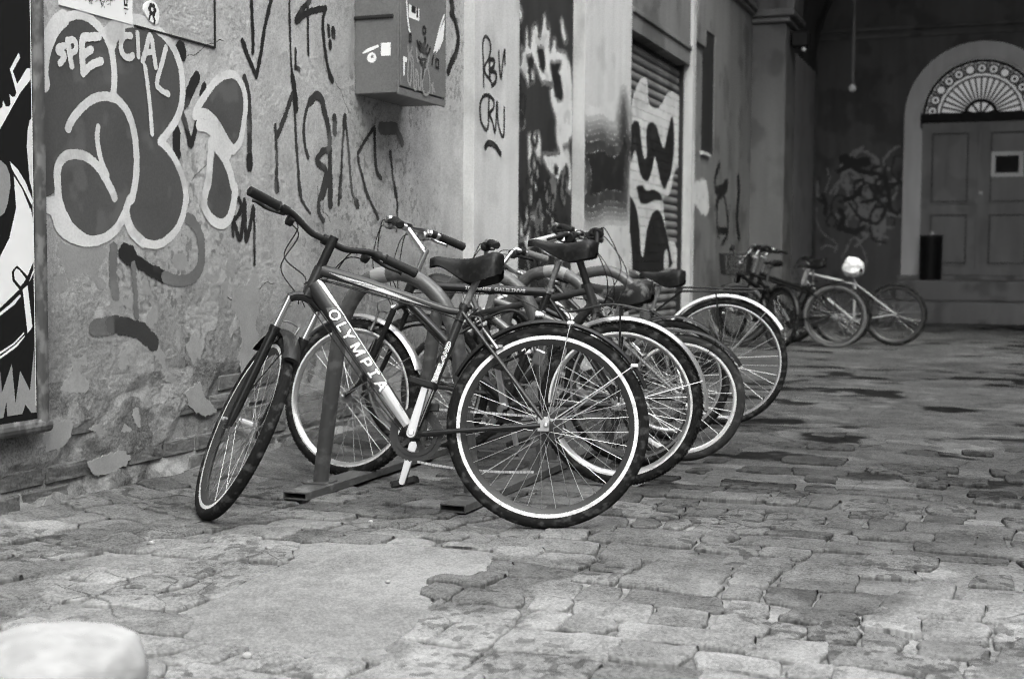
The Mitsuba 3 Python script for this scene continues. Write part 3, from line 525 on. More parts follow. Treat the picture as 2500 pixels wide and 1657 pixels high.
END_MURAL = [
  ('ink',0.5,[(0.28,2.79),(0.47,2.71),(0.66,2.73)]),
  ('ink',0.25,[(0.19,2.58),(0.38,2.66),(0.58,2.57),(0.79,2.52)]),
  ('ink',0.2,[(0.79,2.54),(0.97,2.46),(1.06,2.2),(1.11,1.85)]),
  ('grey',0.12,[(-0,2.62),(0.01,2.5)]),
  ('grey',0.15,[(-0.19,2.38),(-0.18,2.13)]),
  ('grey',0.08,[(-0.04,2.21),(0.05,2.49)]),
  ('grey',0.09,[(0.12,2.13),(0.28,2.56)]),
  ('grey',0.12,[(0.32,2.47),(0.38,2.3),(0.51,2.32)]),
  ('grey',0.1,[(0.62,2.32),(0.67,2.32)]),
  ('ink',0.2,[(-0.09,2.15),(-0.02,1.95),(-0.03,1.79)]),
  ('ink',0.15,[(-0.18,2.09),(-0.09,2.02)]),
  ('ink',0.2,[(0.23,2.03),(0.47,2.11),(0.59,2.29)]),
  ('ink',0.25,[(0.23,1.89),(0.3,1.72),(0.21,1.56),(0.4,1.53),(0.5,1.47),(0.64,1.56)]),
  ('grey',0.08,[(0.3,1.98),(0.55,2.06),(0.78,1.99)]),
  ('grey',0.09,[(0.41,1.72),(0.44,1.85),(0.6,1.85),(0.69,1.9)]),
  ('grey',0.06,[(-0.18,1.95),(-0.19,1.73),(-0.08,1.48),(0.18,1.27),(0.14,1.11)]),
  ('grey',0.06,[(0.41,1.24),(0.28,1.04)]),
  ('grey',0.06,[(0.31,1.11),(0.5,1.4),(0.65,1.16),(0.71,0.95),(0.67,0.76)]),
  ('grey',0.2,[(0.77,1.82),(0.88,1.66),(0.97,1.48)]),
  ('grey',0.12,[(0.86,1.9),(0.95,1.69),(1.01,1.48)]),
  ('grey',0.12,[(0.94,1.46),(0.94,1.26)]),
  ('grey',0.06,[(-0.1,1.17),(-0.01,1.24),(0.12,1.22),(0.17,1.19)]),
  ('grey',0.09,[(0.17,1.82),(0.17,1.73)]),
  ('grey',0.09,[(-0,1.89),(0.03,1.56)]),
]

# ------------------------------------------------------------------ the ground
def gz(x, y):
    x, y = np.asarray(x, float), np.asarray(y, float); k = np.stack([x * 1.3, y * 1.3, x * 0], -1)
    lip = .05 * np.clip(1 - x / .55, 0, 1) ** 2 * (x > -.5)
    return (.010 * (meshkit.fbm(k, 3, 4) - .5) + lip) * np.clip((60 - np.abs(y)) / 40, 0, 1)
def grid_axis(parts):
    out = []
    for a, b, st in parts: out += list(np.arange(a, b - 1e-6, st))
    return np.array(out + [parts[-1][1]])
gx = grid_axis([(-160, -40, 40), (-40, -4, 9), (-4, -.3, .6), (-.3, 5.4, .03), (5.4, 9, .2), (9, 40, 6), (40, 160, 40)])
gy = grid_axis([(-160, -40, 40), (-40, 0, 8), (0, 2.0, .2), (2.0, 9.0, .03), (9.0, 23, .12), (23, 45, 5), (45, 165, 40)])
GX, GY = np.meshgrid(gx, gy, indexing='ij')
sink = -.011 * (1 - np.clip((GY - 6.0) / 1.2, 0, 1)) * (GX < 8)
GZ = gz(GX, GY) + sink + .010 * (meshkit.fbm(np.stack([GX * 9, GY * 9, GX * 0], -1), 3, 9) - .5) * ((GX > -.3) & (GX < 9) & (GY > 0) & (GY < 23))
hole = .4 * np.clip((meshkit.fbm(np.stack([GX * 1.3, GY * 2.0, GX * 0 + 4], -1), 3, 21) - .64) / .10, 0, 1) * (GY > 6) * (GY < 22) * (GX > 1)
GZ = GZ - .03 * hole
nI, nJ = GX.shape
idx = np.arange(nI * nJ).reshape(nI, nJ)
q = np.stack([idx[:-1, :-1], idx[1:, :-1], idx[1:, 1:], idx[:-1, 1:]], -1).reshape(-1, 4)
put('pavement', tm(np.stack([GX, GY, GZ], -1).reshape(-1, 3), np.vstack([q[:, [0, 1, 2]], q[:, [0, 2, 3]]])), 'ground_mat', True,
    label='worn stone paving of the alley, darker and patched towards the passage, with light falloff painted in', category='pavement', kind='structure')
CEMENT = [(1.042,3.654),(1.142,3.378),(1.162,3.11),(1.179,2.967),(1.194,2.803),(1.253,2.764),(1.3,2.649),(1.442,2.607),(1.538,2.618),(1.733,2.621),(1.823,2.657),(1.796,2.795),(1.779,2.964),(1.733,3.162),(1.668,3.206),(1.615,3.297),(1.627,3.401),(1.746,3.429),(1.664,3.77),(1.535,3.787),(1.309,3.745),(1.105,3.707)]
cement = rough(Polygon(CEMENT).buffer(0), .03, .008, 3)
cv = []
gridx = [c for c in cement.bounds]
cells = []
for X in np.arange(gridx[0] - .06, gridx[2] + .09, .06):
    for Y in np.arange(gridx[1] - .06, gridx[3] + .09, .06):
        c = cement.buffer(.018).intersection(sbox(X, Y, X + .06, Y + .06))
        if not c.is_empty: cells.append(c)
ms = []
for c in cells:
    for v, f in flat_poly(c):
        v = np.asarray(v); ms.append(tm(np.column_stack([v, gz(v[:, 0], v[:, 1]) - .0005 - .009 * np.array([min(cement.distance(Point(*q_)) / .018, 1) for q_ in v])]), f))
cm = cat(ms); cm.merge_vertices()
put('pavement__cement_patch', cm, 'cement_mat', True, label='smooth pale cement repair in the worn stone paving')

def in_view(x, y, pad=.04):
    d = np.array([x, y, 0]) - EYE; z = d @ FWD
    return z > .5 and abs(d @ RIGHT0) / z < 1250 / 3200 + pad and (d @ UP0) / z > -(828.5 / 3200 + .05)
def stone_mesh(pts, top, tilt):
    """a stone from its outline: slightly domed worn top, rounded shoulder, sides down into the bed"""
    P = Polygon(pts).buffer(-.0024)
    if P.is_empty or P.geom_type != 'Polygon' or P.area < 1.2e-3: return None
    c = np.array(P.exterior.coords)[:-1]
    ls = LineString(P.exterior.coords); n = max(12, min(22, int(ls.length / .04))); c = np.array([ls.interpolate(s).coords[0] for s in np.arange(n) / n * ls.length])
    c = c + RNG.normal(0, .0034, c.shape); ctr = c.mean(0); n = len(c)
    def lvl(sc, dz):
        d = c - ctr; L = np.linalg.norm(d, axis=1, keepdims=True); qq = ctr + d * np.maximum(1 - sc / np.maximum(L, .02), .1)
        return np.column_stack([qq, gz(qq[:, 0], qq[:, 1]) + top + dz + (qq - ctr) @ tilt + RNG.normal(0, .0009, n)])
    rings = [lvl(0, -.045), lvl(.0, -.008), lvl(.004, -.0018), lvl(.011, 0), lvl(.045, .0008)]
    v = np.vstack(rings + [[[*ctr, gz(*ctr) + top + .001]]]); f = []
    for k in range(len(rings) - 1):
        for j in range(n):
            a, b = k * n + j, k * n + (j + 1) % n; f += [(a, b, b + n), (a, b + n, a + n)]
    k = len(rings) - 1
    for j in range(n): f.append((k * n + j, k * n + (j + 1) % n, (k + 1) * n))
    return tm(v, f)
stones = []
yy = 2.15; row = 0
while yy < 7.4:
    h = random.uniform(.135, .20)
    wav = lambda x, r: yy0[r] + .030 * math.sin(x * 1.4 + r * .9) + .016 * math.sin(x * 4.7 + r * 2.1) + .008 * math.sin(x * 11.3 + r * 3.7)
    yy0 = {row: yy, row + 1: yy + h}
    x = .10 + random.uniform(-.1, .1); half = .45 * (yy + 1.2)
    while x < min(5.6, 1.6 + half):
        w = random.choice([random.uniform(.09, .16), random.uniform(.13, .22), random.uniform(.2, .36)])
        if yy < 2.9 and x > 2.1: w *= 1.2
        sk = random.uniform(-.022, .022) - (.03 if x < 1.2 else 0)
        xs = [x, x + w]
        j = lambda s=.011: random.gauss(0, s)
        quad = [(xs[0] + sk * .5 + j(), wav(xs[0], row) + j()), ((xs[0] + xs[1]) / 2, wav((xs[0] + xs[1]) / 2, row) + j(.005)), (xs[1] + sk * .5 + j(), wav(xs[1], row) + j()),
                (xs[1] - sk * .5 + j(), wav(xs[1], row + 1) + j()), ((xs[0] + xs[1]) / 2 + j(), wav((xs[0] + xs[1]) / 2, row + 1) + j(.005)), (xs[0] - sk * .5 + j(), wav(xs[0], row + 1) + j())]
        x += w
        P = Polygon(quad).buffer(0)
        if P.geom_type != 'Polygon': continue
        if P.intersects(cement): P = P.difference(cement.buffer(-.006))
        P = max(getattr(P, 'geoms', [P]), key=lambda g: g.area)
        if P.area < .004 or random.random() < np.interp(yy, [2.2, 3.6, 4.3, 5.2, 6.0], [.04, .06, .14, .40, .75]): continue
        P = P.buffer(-.012).buffer(.012)
        if P.is_empty or P.geom_type != 'Polygon': continue
        cx, cy = P.centroid.coords[0]
        worn = np.clip((cy - 3.6) / 2.4, 0, 1)  # farther stones sink and get darker tones, light falloff put into the colour
        m = stone_mesh(P.exterior.coords[:-1], random.gauss(.001, .0031) - .004 * worn, np.array([random.gauss(0, .012), random.gauss(0, .012)]))
        if m is None: continue
        tone = meshkit.noise(np.array([[cx * 1.2, cy * 1.2, 3.]]), 5)[0] * 2.2 + random.uniform(0, 2.2) - 1.8 * worn - .2
        stones.append((math.hypot(cx - EYE[0], cy), in_view(cx, cy), m, int(np.clip(tone, 0, 3))))
    yy += h; row += 1
stones.sort(key=lambda s: (not s[1], s[0]))
loose = {}
for k, (d, seen, m, tone) in enumerate(stones):
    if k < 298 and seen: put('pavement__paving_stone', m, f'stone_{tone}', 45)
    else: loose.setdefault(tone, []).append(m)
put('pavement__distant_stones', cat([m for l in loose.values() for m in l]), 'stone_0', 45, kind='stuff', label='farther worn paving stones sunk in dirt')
# small litter on the stones
for nm, lab, catg, pos, sz, mat in (('pebble', 'small pale pebble on the paving by the foot of the wall', 'pebble', (.62, 3.44), .011, 'marble'), ('pebble', 'tiny white chip lying on the bare paving left of the cement patch', 'pebble', (1.53, 3.28), .008, 'marble'), ('pebble', 'pale stone chip between the bottom paving stones beside the white bollard', 'pebble', (1.55, 2.52), .013, 'marble'), ('pebble', 'pale chip on the cracked paving under the nearest bicycle wheel', 'pebble', (1.10, 4.02), .009, 'marble'), ('pebble', 'grey pebble in a joint at the lower right of the paving', 'pebble', (2.86, 3.5), .010, 'stone_3')):
    s = trimesh.creation.icosphere(2, 1.0); v = s.vertices * np.array([sz, sz * .8, sz * .6]) * (1 + .25 * (meshkit.fbm(s.vertices * 1.7, 2, 3)[:, None] - .5)); s = tm(v + [pos[0], pos[1], float(gz(*pos)) + sz * .5], s.faces)
    k = thing(nm, lab, catg); scene[k] = mikit.ply(s, mat, 40)

# ------------------------------------------------------------------ the graffiti-covered facade (its face is the plane x = 0, running along y)
W = thing('facade', 'long plastered street wall covered in graffiti, with pilasters, a painted door and a roller shutter', 'building')
Y_P1, Y_D0, Y_D1, Y_S0, Y_S1, Y_PIER = 7.42, 8.20, 9.84, 11.17, 13.40, 16.8
ZTOP = 6.5
def wallbox(key, y0, y1, z0, z1, mat, x1=0., x0=-.35, **l): return put(f'{W}__{key}', cbx(x0, x1, y0, y1, z0, z1, .004), mat, False, **l)
# plastered stretch above its crumbling foot
nz, ny = 3, 40
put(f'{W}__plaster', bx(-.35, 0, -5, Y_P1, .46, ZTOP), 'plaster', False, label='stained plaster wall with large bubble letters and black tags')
by, bz = np.arange(-1, Y_P1 + .001, .013), np.arange(-.08, .4701, .013)
BY, BZ = np.meshgrid(by, bz, indexing='ij'); k3 = lambda a, b, s: np.stack([BY * a, BZ * b, BY * 0 + s], -1)
ero = np.clip((meshkit.fbm(k3(2.6, 4.2, 0), 4, 31) + (.30 - BZ) * .5 - .52) / .10, 0, 1) * np.clip((.46 - BZ) / .07, 0, 1)
foot = np.clip(1 - BZ / .13, 0, 1) ** 1.5
BX = -.016 * ero + .008 * (meshkit.fbm(k3(11, 11, 1), 3, 12) - .5) * np.clip((.46 - BZ) / .05, 0, 1) + foot * (.012 + .045 * (meshkit.fbm(k3(5, 6, 3), 3, 41) - .2))
n0, n1 = BY.shape; id2 = np.arange(n0 * n1).reshape(n0, n1); q = np.stack([id2[:-1, :-1], id2[1:, :-1], id2[1:, 1:], id2[:-1, 1:]], -1).reshape(-1, 4)
put(f'{W}__crumbling_base', tm(np.stack([BX, BY, BZ], -1).reshape(-1, 3), np.vstack([q[:, [0, 1, 2]], q[:, [0, 2, 3]]])), 'eroded_render', True, label='crumbling damp foot of the plaster wall with bare bricks showing')
scene['brick_mat'] = bumped(matte(proc(lambda p, n, uv: grey(.135 * (1 + (fbm(p.y * 9, p.z * 9, 2, 3) - .5) * .9 + (noise(p.y * 180, p.z * 180, 3) - .5) * .5)))), lambda p, n, uv: .003 * fbm(p.y * 45, p.z * 45, 2, 2), 2e-3)
rowh = .078
for r in range(5):
    y = 3.1 + (r % 2) * .13
    while y < 6.4:
        L = random.uniform(.22, .26); zc = .03 + r * rowh
        e = float(np.interp(y + L / 2, by, ero[:, int((zc + .03 + .08) / .013)]))
        if e > .42 and random.random() < .85:
            m = cbx(-.06, -.004 + random.gauss(0, .002), y, y + L - .014, zc, zc + rowh - .014, .005)
            m = m.subdivide().subdivide(); v = np.array(m.vertices); v += (meshkit.noise(v * 40, 6)[:, None] - .5) * .007; put(f'{W}__brick', tm(v, m.faces), 'brick_mat', False)
        y += L
# pilasters, lintels and far stretch
def pil(key, y0, y1, x1, mat, **l): return wallbox(key, y0, y1, -.05, ZTOP, mat, x1, **l)
pil('pilaster', Y_P1, Y_D0, .07, 'pale_paint', label='pale pilaster with a black marker tag')
put(f'{W}__pilaster_base', cbx(-.1, .095, Y_P1 - .02, Y_D0 + .02, -.05, .30, .012), 'eroded_render', False)
put(f'{W}__door', bx(-.3, -.10, Y_D0 - .05, Y_D1, 0, ZTOP), 'door_dark', False, label='dark closed doorway crowded with pale and black graffiti')
pil('pilaster', Y_D1, Y_S0, .0, 'pale_paint', label='broad pale pilaster painted dark near its foot')
ZL = 2.93
PAINT['mural'].append(('paper', 'p', 0, .035, [(3.5955, .4), (3.5955, 2.5), (3.5995, 2.5), (3.5995, .4)]))
wallbox('lintel', Y_S0, Y_S1 + .02, ZL, ZTOP, 'grey_paint', .0)
put(f'{W}__lintel_moulding', cbx(-.01, .022, Y_S0 + .01, Y_S1 - .01, ZL + .15, ZL + .20, .008), 'grey_paint', False)
S = f'{W}__roller_shutter'
put(S, bx(-.3, -.13, Y_S0, Y_S1 - .03, 0, ZL + .1), 'dark_steel', False, label='roller shutter with big dark and white graffiti waves')
pitch = .082; prof = []
for k in range(int(ZL / pitch)):
    z0 = .02 + k * pitch
    pts = [(-.128, z0), (-.112, z0 + .008), (-.1035, z0 + .024), (-.1015, z0 + .041), (-.1035, z0 + .058), (-.112, z0 + .072), (-.128, z0 + .079)]
    v = [(a, yv, b) for yv in (Y_S0, Y_S1 - .06) for a, b in pts]; n = len(pts); f = []
    for j in range(n - 1): f += [(j, j + n, j + 1 + n), (j, j + 1 + n, j + 1)]
    put(f'{S}__slat', tm(v, f), 'grey_paint2', True)
put(f'{S}__guide_rail', bx(-.128, -.06, Y_S1 - .06, Y_S1 - .015, 0, ZL), 'dark_steel', False)
wallbox('corner_pilaster', Y_S1 - .015, Y_S1 + .13, -.05, ZTOP, 'trim_pale', .03, label='narrow pale pilaster strip at the far edge of the shutter')
# far wall with its slot window
fw = Polygon([(Y_S1 + .13, -.05), (Y_PIER, -.05), (Y_PIER, ZTOP), (Y_S1 + .13, ZTOP)], [[(13.95, 2.10), (14.58, 2.10), (14.58, 3.42), (13.95, 3.42)]])
put(f'{W}__far_wall', prism(fw, -.30, 0, on_wall), 'grey_paint', False, label='plain grey wall stretch with a slot window and a black tag')
Wn = f'{W}__slot_window'
put(Wn, bx(-.08, -.012, 13.9, 14.62, 2.05, 3.47), 'black_hole', False, label='tall dark slot window in the far wall')
put(f'{Wn}__sill', cbx(-.2, .03, 13.9, 14.3, 2.06, 2.10, .005), 'trim_pale', False)
# electric conduit, seam of a flush cover plate
put(f'{W}__cover_plate_seam', cat([bx(0, .0065, 4.199, 4.747, 1.7835, 1.7905), bx(0, .0065, 4.7405, 4.747, 1.7905, 2.4)]), 'paint_seam', False)

# ---- paint: strokes and fields, sheets a few millimetres proud of what they lie on
OFF = {'patch': .0010, 'pale_blotch': .001, 'scrawl': .0018, 'face': .0020, 'petal_strokes': .0022, 'initials': .0021, 'arrows': .0024, 'loop': .0020, 'drip': .0030, 'bubble': .0030, 'petal': .0032, 'lettering': .0060,
       'crew_tag': .0015, 'door': .0015, 'pilaster_paint': .0015, 'shutter_paint': .0030, 'jamb_paint': .032, 'far_tag': .002, 'mural': .0010, 'poster': .0, 'sticker': .0}
NAMES = {'bubble': ('graffiti_bubbles', 'large dark bubble graffiti with pale outlines'), 'lettering': ('graffiti_lettering', 'pale hand-sprayed letters reading SPECIAL inside the bubbles'),
         'petal': ('graffiti_petals', 'dark petal shaped graffiti with pale outlines right of the bubbles'), 'arrows': ('graffiti_arrows', 'thin black arrows and dots beside the metal box'),
         'scrawl': ('graffiti_scrawl', 'tall faded black scrawl below the metal box'), 'initials': ('graffiti_initials', 'small black initials beside the nearest handlebar'), 'loop': ('graffiti_loop', 'black hooked stroke right of the metal box'),
         'petal_strokes': ('graffiti_strokes', 'short black strokes behind the pale petals'), 'drip': ('graffiti_drip', 'smudged grey sprayed bar under the metal box'), 'face': ('graffiti_face', 'faded grey sprayed face on the lower wall'), 'crew_tag': ('graffiti_tag', 'black marker tag reading RBM CRU on the pale pilaster'),
         'door': ('graffiti_flames', 'pale flames and scribbles painted over the dark door'), 'pilaster_paint': ('graffiti_field', 'dark and white painted field at the foot of the pilaster'),
         'shutter_paint': ('graffiti_waves', 'dark wavy letters on white over the roller shutter'), 'jamb_paint': ('graffiti_drip', 'white paint running down the edge beside the shutter'),
         'far_tag': ('graffiti_tag', 'black drippy tag on the far grey wall'), 'patch': ('plaster_patch', 'pale flaking plaster patches low on the wall'), 'pale_blotch': ('paint_blotch', 'pale paint blotch on the far grey wall')}
RANK = {'pale': 0, 'fill': 0, 'light': 1, 'mid': 2, 'soft': 2, 'dark': 3, 'ink': 3, 'paper': 1, 'grey': 2}
_r = random.Random(3)
def scribble(y, z, s):
    k = _r.randint(4, 8); a = _r.uniform(0, 6.28); pts = []
    for i in range(k):
        a += _r.uniform(.6, 2.2); pts.append((round(y + s * .8 * math.cos(a) * _r.uniform(.4, 1), 3), round(z + s * 1.3 * math.sin(a) * _r.uniform(.4, 1), 3)))
    return pts
for i_ in range(230):
    yq, zq = _r.uniform(Y_D0, Y_D1), _r.uniform(.2, 2.6)
    if (yq > 9.0 and zq > 1.5) or (zq > 1.9 and yq > 8.75): continue
    PAINT['door'].append((_r.choice(['light', 'dark', 'dark', 'mid', 'dark']), 's', _r.uniform(.014, .032), -.1, scribble(yq, zq, _r.uniform(.05, .14))))
HALO = {'door': [(.014, 'grey'), (.034, 'mid'), (.050, 'soft')], 'shutter_paint': [(.03, 'grey')]}
for i_ in range(16):
    yq = _r.uniform(3.72, 6.6); zq = .28 + .62 * _r.random() ** 1.4; s_ = _r.uniform(.012, .055); n_ = _r.randint(7, 11)
    PAINT['patch'].append((_r.choice(['pale', 'pale', 'stain']), 'p', 0, 0., [(round(yq + s_ * _r.uniform(.35, 1.3) * math.cos(6.283 * k / n_), 3), round(zq + s_ * _r.uniform(.4, 1.6) * math.sin(6.283 * k / n_), 3)) for k in range(n_)]))
def stroke(pts, w):
    c = curve(np.array(pts), 5); return LineString(c).buffer(w / 2, quad_segs=5)
def paint_group(g, holder, plane_fn=on_wall):
    per = {}
    order = []
    for c, kd, w, x, pts in PAINT[g]:
        if g in ('arrows', 'scrawl', 'crew_tag') : w = w * .82
        P = Polygon(curve(np.array(list(pts) + [pts[0]]), 3 if kd == 'p' and g not in ('mural', 'poster') else 1)).buffer(0) if kd == 'p' else stroke(pts, w)
        # later colours lie on top of earlier ones: cut them out so that nothing overlaps in one plane
        for c2 in per:
            if c2 != c: per[c2] = (per[c2][0].difference(P), per[c2][1])
        per[c] = (per[c][0].union(P) if c in per else P, x)
    if g == 'door' and 'light' in per: per['light'] = (per['light'][0].buffer(-.024), per['light'][1])
    if g == 'pilaster_paint':
        core = per['dark'][0].union(per['soft'][0]) if 'soft' in per else per['dark'][0]; lo_ = core.intersection(sbox(9, 0, 11.05, 5)); hi_ = core.difference(sbox(9, 0, 11.05, 5))
        lay = []; prev = core.buffer(-.16)
        for i_, g_ in enumerate((.13, .09, .055, .02, -.02, -.07)[::-1]):
            cur = unary_union([lo_.buffer(g_), core.buffer(min(g_, 0.004))]); lay.append((f'smoke{5 - i_}', cur.difference(prev))); prev = cur
        per = {'light': (per['light'][0].difference(prev), 0.), 'dark': (core.buffer(-.16), 0.), **{n_: (q_, 0.) for n_, q_ in lay}}
    for grow, c2 in HALO.get(g, []):
        src = per.get('light' if g == 'door' else 'dark')
        if src is None: continue
        ring_ = src[0].buffer(grow)
        for c3 in list(per): ring_ = ring_.difference(per[c3][0]) if c3 != c2 else ring_
        per[c2] = (ring_ if c2 not in per else per[c2][0].union(ring_), src[1])
    for c, (P, x) in per.items():
        if P.is_empty: continue
        P = P.buffer(0)
        if g == 'pilaster_paint' and c == 'soft': P = P.buffer(-.03)
        if g == 'shutter_paint': P = P.difference(unary_union([sbox(10, .0145 + k * pitch, 15, .0185 + k * pitch) for k in range(40)])).intersection(sbox(Y_S0 + .01, .05, Y_S1 - .07, ZL))
        if g == 'door': P = P.intersection(sbox(Y_D0 - .04, .05, Y_D1 - .01, 5))
        if g == 'pilaster_paint': P = P.intersection(sbox(Y_D1 + .012, .02, Y_S0 - .01, 5))
        if g == 'crew_tag': P = P.intersection(sbox(Y_P1, 0, Y_D0 - .01, 5))
        if g == 'mural': P = P.intersection(sbox(2.22, .36, 3.600, 2.55))
        if g == 'jamb_paint': P = P.intersection(sbox(Y_S1 - .005, .02, Y_S1 + .12, 5))
        sharp = g in ('mural', 'poster', 'sticker', 'shutter_paint')
        amp = {'bubble': .0022, 'petal': .0022, 'lettering': .002, 'patch': .0065, 'far_tag': .02, 'door': .016, 'pilaster_paint': .014, 'pale_blotch': .03, 'face': .006, 'scrawl': .005, 'crew_tag': .002}.get(g, .0035)
        if not sharp: P = rough(P, .006 if amp < .01 else .014, amp, RANK.get(c, 1))
        off = x + OFF[g] + .0003 * RANK.get(c, 1)
        if g in ('shutter_paint', 'jamb_paint'): ms_ = sheet(P, lambda q2: on_wall(q2, off))
        else: ms_ = [q for q in ((prism(gm, -.002, .0009 if c == 'pale' else .0006, on_wall) if g == 'patch' else sheet(gm, lambda q2: on_wall(q2, off))) for gm in getattr(P, 'geoms', [P]) if gm.area > 1e-4) if q is not None]
        if ms_ is None: continue
        yield c, ms_
FACADE_PAINT = [g for g in NAMES]
for g in FACADE_PAINT:
    for c, m in paint_group(g, W):
        nm, lab = NAMES[g]
        hold = S if g == 'shutter_paint' else W
        tone = {'light': 'pale', 'pale': 'pale', 'fill': 'dark', 'ink': 'black', 'soft': 'faded black', 'mid': 'grey', 'dark': 'black'}.get(c, 'smoky grey')
        multi = len({r[0] for r in PAINT[g]}) > 1
        whole = [m] if g in ('shutter_paint', 'jamb_paint') else sorted(m, key=lambda q: -q.area)
        for i_, q_ in enumerate(whole):
            if len(q_.faces) > 3 and q_.area > 3e-5: put(f'{hold}__{nm}', q_, 'paint_' + c, False, label=((f'{tone} paint of the ' if multi else '') + lab) if i_ == 0 else None)

for i_ in range(9):
    yq, zq = _r.uniform(3.9, 6.8), _r.uniform(.5, 1.9); a_ = _r.choice([-1.4, -1.1, .2, -1.9]); pts = [(yq, zq)]
    for k in range(_r.randint(7, 14)):
        a_ += _r.uniform(-.7, .7); a_ = max(-2.6, min(.6, a_)); pts.append((pts[-1][0] + .035 * math.cos(a_), pts[-1][1] + .035 * math.sin(a_)))
    pts = [q for q in pts if q[1] > .48]
    if len(pts) > 3: put(f'{W}__crack', sheet(rough(LineString(pts).buffer(.0016), .006, .0007, i_), lambda q2: on_wall(q2, .0006)), 'paint_seam', False)
# ---- painted board at the left, posters, sticker
Bd = thing('mural_board', 'black and white painted board in a metal frame on the wall at the left edge', 'painting')
YB = 3.603
put(f'{Bd}__panel', bx(.002, .035, 2.2, YB, .352, 2.6), 'board_black', False)
for c, m in paint_group('mural', Bd):
    for q_ in m: put(f'{Bd}__painted_shape', q_, 'paint_' + c, False)
put(f'{Bd}__frame_post', sweep([(.026, YB + .030, .33), (.026, YB + .030, 2.6)], .028, 12), 'frame_rust')
put(f'{Bd}__frame_rail', sweep([(.030, 2.2, .328), (.030, YB + .058, .328)], .026, 12), 'frame_rust')
Po = thing('poster', 'white paper poster with a round leafy print pasted at the top of the wall', 'poster')
put(f'{Po}__paper', bx(0, .006, 3.78, 4.19, 1.7875, 2.2), 'paint_paper', False)
lv = []
for k in range(210):
    a = random.uniform(math.pi, 2 * math.pi); rr = .135 * math.sqrt(random.random()); cy, cz = 3.985 + rr * math.cos(a) * 1.05, 1.955 + rr * math.sin(a)
    s = random.uniform(.006, .012); t = random.uniform(0, math.pi)
    lv.append(LineString([(cy - s * math.cos(t), cz - s * math.sin(t)), (cy + s * math.cos(t), cz + s * math.sin(t))]).buffer(.0011))
put(f'{Po}__print', sheet(unary_union(lv), lambda q2: on_wall(q2, .0075)), 'paint_soft', False)
put(f'{Po}__small_print', sheet(unary_union([sbox(4.137, 1.850, 4.158, 1.885).difference(sbox(4.143, 1.858, 4.152, 1.877)), sbox(4.135, 1.838, 4.162, 1.842), Point(4.147, 1.822).buffer(.003)]), lambda q2: on_wall(q2, .0075)), 'paint_ink', False)
St = thing('sticker', 'white oval sticker with a black flower shape beside the paper poster', 'sticker')
scene_st = [Polygon(curve(np.array(list(PAINT['sticker'][0][4]) + [PAINT['sticker'][0][4][0]]), 4)).buffer(0)]
put(f'{St}__paper', prism(scene_st[0], 0, .008, on_wall), 'paint_paper', False)
cy, cz = 4.308, 1.866
fl = unary_union([Point(cy + .017 * math.cos(a), cz + .017 * math.sin(a)).buffer(.0095) for a in np.arange(6) * math.pi / 3]).difference(Point(cy, cz).buffer(.007))
fl = fl.union(LineString([(cy + .005, cz - .02), (cy + .016, cz - .042), (cy + .012, cz - .05)]).buffer(.005)).union(LineString([(cy - .012, cz - .02), (cy - .02, cz - .04)]).buffer(.0045))
put(f'{St}__flower', sheet(fl, lambda q2: on_wall(q2, .0092)), 'paint_ink', False)

def pieces(key, poly, place, mat, label=None):
    for i_, gm in enumerate(sorted(getattr(poly, 'geoms', [poly]), key=lambda q: -q.area)): put(key, sheet(gm, place), mat, False, **({'label': label} if label and i_ == 0 else {}))
# ---- metal meter box
Mb = thing('meter_box', 'grey metal meter box on the wall with stickers and scribbles', 'box')
y0, y1, zb, zt, xo = 6.0, 6.565, 1.735, 2.62, .25
put(f'{Mb}__body', cbx(0, xo - .012, y0, y1, zb + .01, zt, .004), 'box_paint', False)
put(f'{Mb}__door', cbx(xo - .012, xo + .004, y0 + .012, y1 - .006, zb + .045, zt - .02, .003), 'box_paint', False)
put(f'{Mb}__frame', cat([cbx(xo - .012, xo, y0 - .004, y1 + .012, zb, zb + .038, .003), cbx(xo - .014, xo - .001, y0 - .003, y0 + .008, zb + .02, zt, .002), cbx(xo - .012, xo + .002, y1 - .002, y1 + .014, zb + .01, zt, .003)]), 'box_paint', False)
put(f'{Mb}__flange', cbx(.002, xo - .03, y0 - .012, y0 + .02, 2.117, 2.135, .003), 'dark_steel', False)
put(f'{Mb}__lock', lathe_y([(0, .012), (.004, .012), (.006, .008)], 16).apply_transform(np.array([[0, 1, 0, xo + .003], [1, 0, 0, y0 + .30], [0, 0, 1, 2.06], [0, 0, 0, 1.]])), 'dark_steel')
side = lambda q2, d: np.stack([q2[:, 0], np.full(len(q2), y0 - d), q2[:, 1]], 1)
put(f'{Mb}__sticker', sheet(sbox(.150, 1.93, .204, 1.995), lambda q2: side(q2, .0015)), 'paint_paper', False, label='small white rectangular sticker on the box side')
put(f'{Mb}__sticker', sheet(Point(.098, 1.925).buffer(.026).difference(Point(.101, 1.93).buffer(.008)), lambda q2: side(q2, .0015)), 'paint_paper', False, label='small white round sticker on the box side')
put(f'{Mb}__sticker', sheet(Polygon([(.045, 1.952), (.075, 1.972), (.135, 1.988), (.138, 1.976), (.09, 1.957), (.05, 1.946)]), lambda q2: side(q2, .0015)), 'paint_paper', False, label='torn white sticker strip on the box side')
put(f'{Mb}__sticker', sheet(sbox(6.10, 2.135, 6.225, 2.20), lambda q2: on_wall(q2, xo + .006)), 'paint_paper', False, label='white sticker with black print at the top of the box door')
put(f'{Mb}__sticker_print', sheet(unary_union([sbox(6.13, 2.165, 6.18, 2.2), sbox(6.19, 2.15, 6.21, 2.2)]), lambda q2: on_wall(q2, xo + .0072)), 'paint_ink', False)
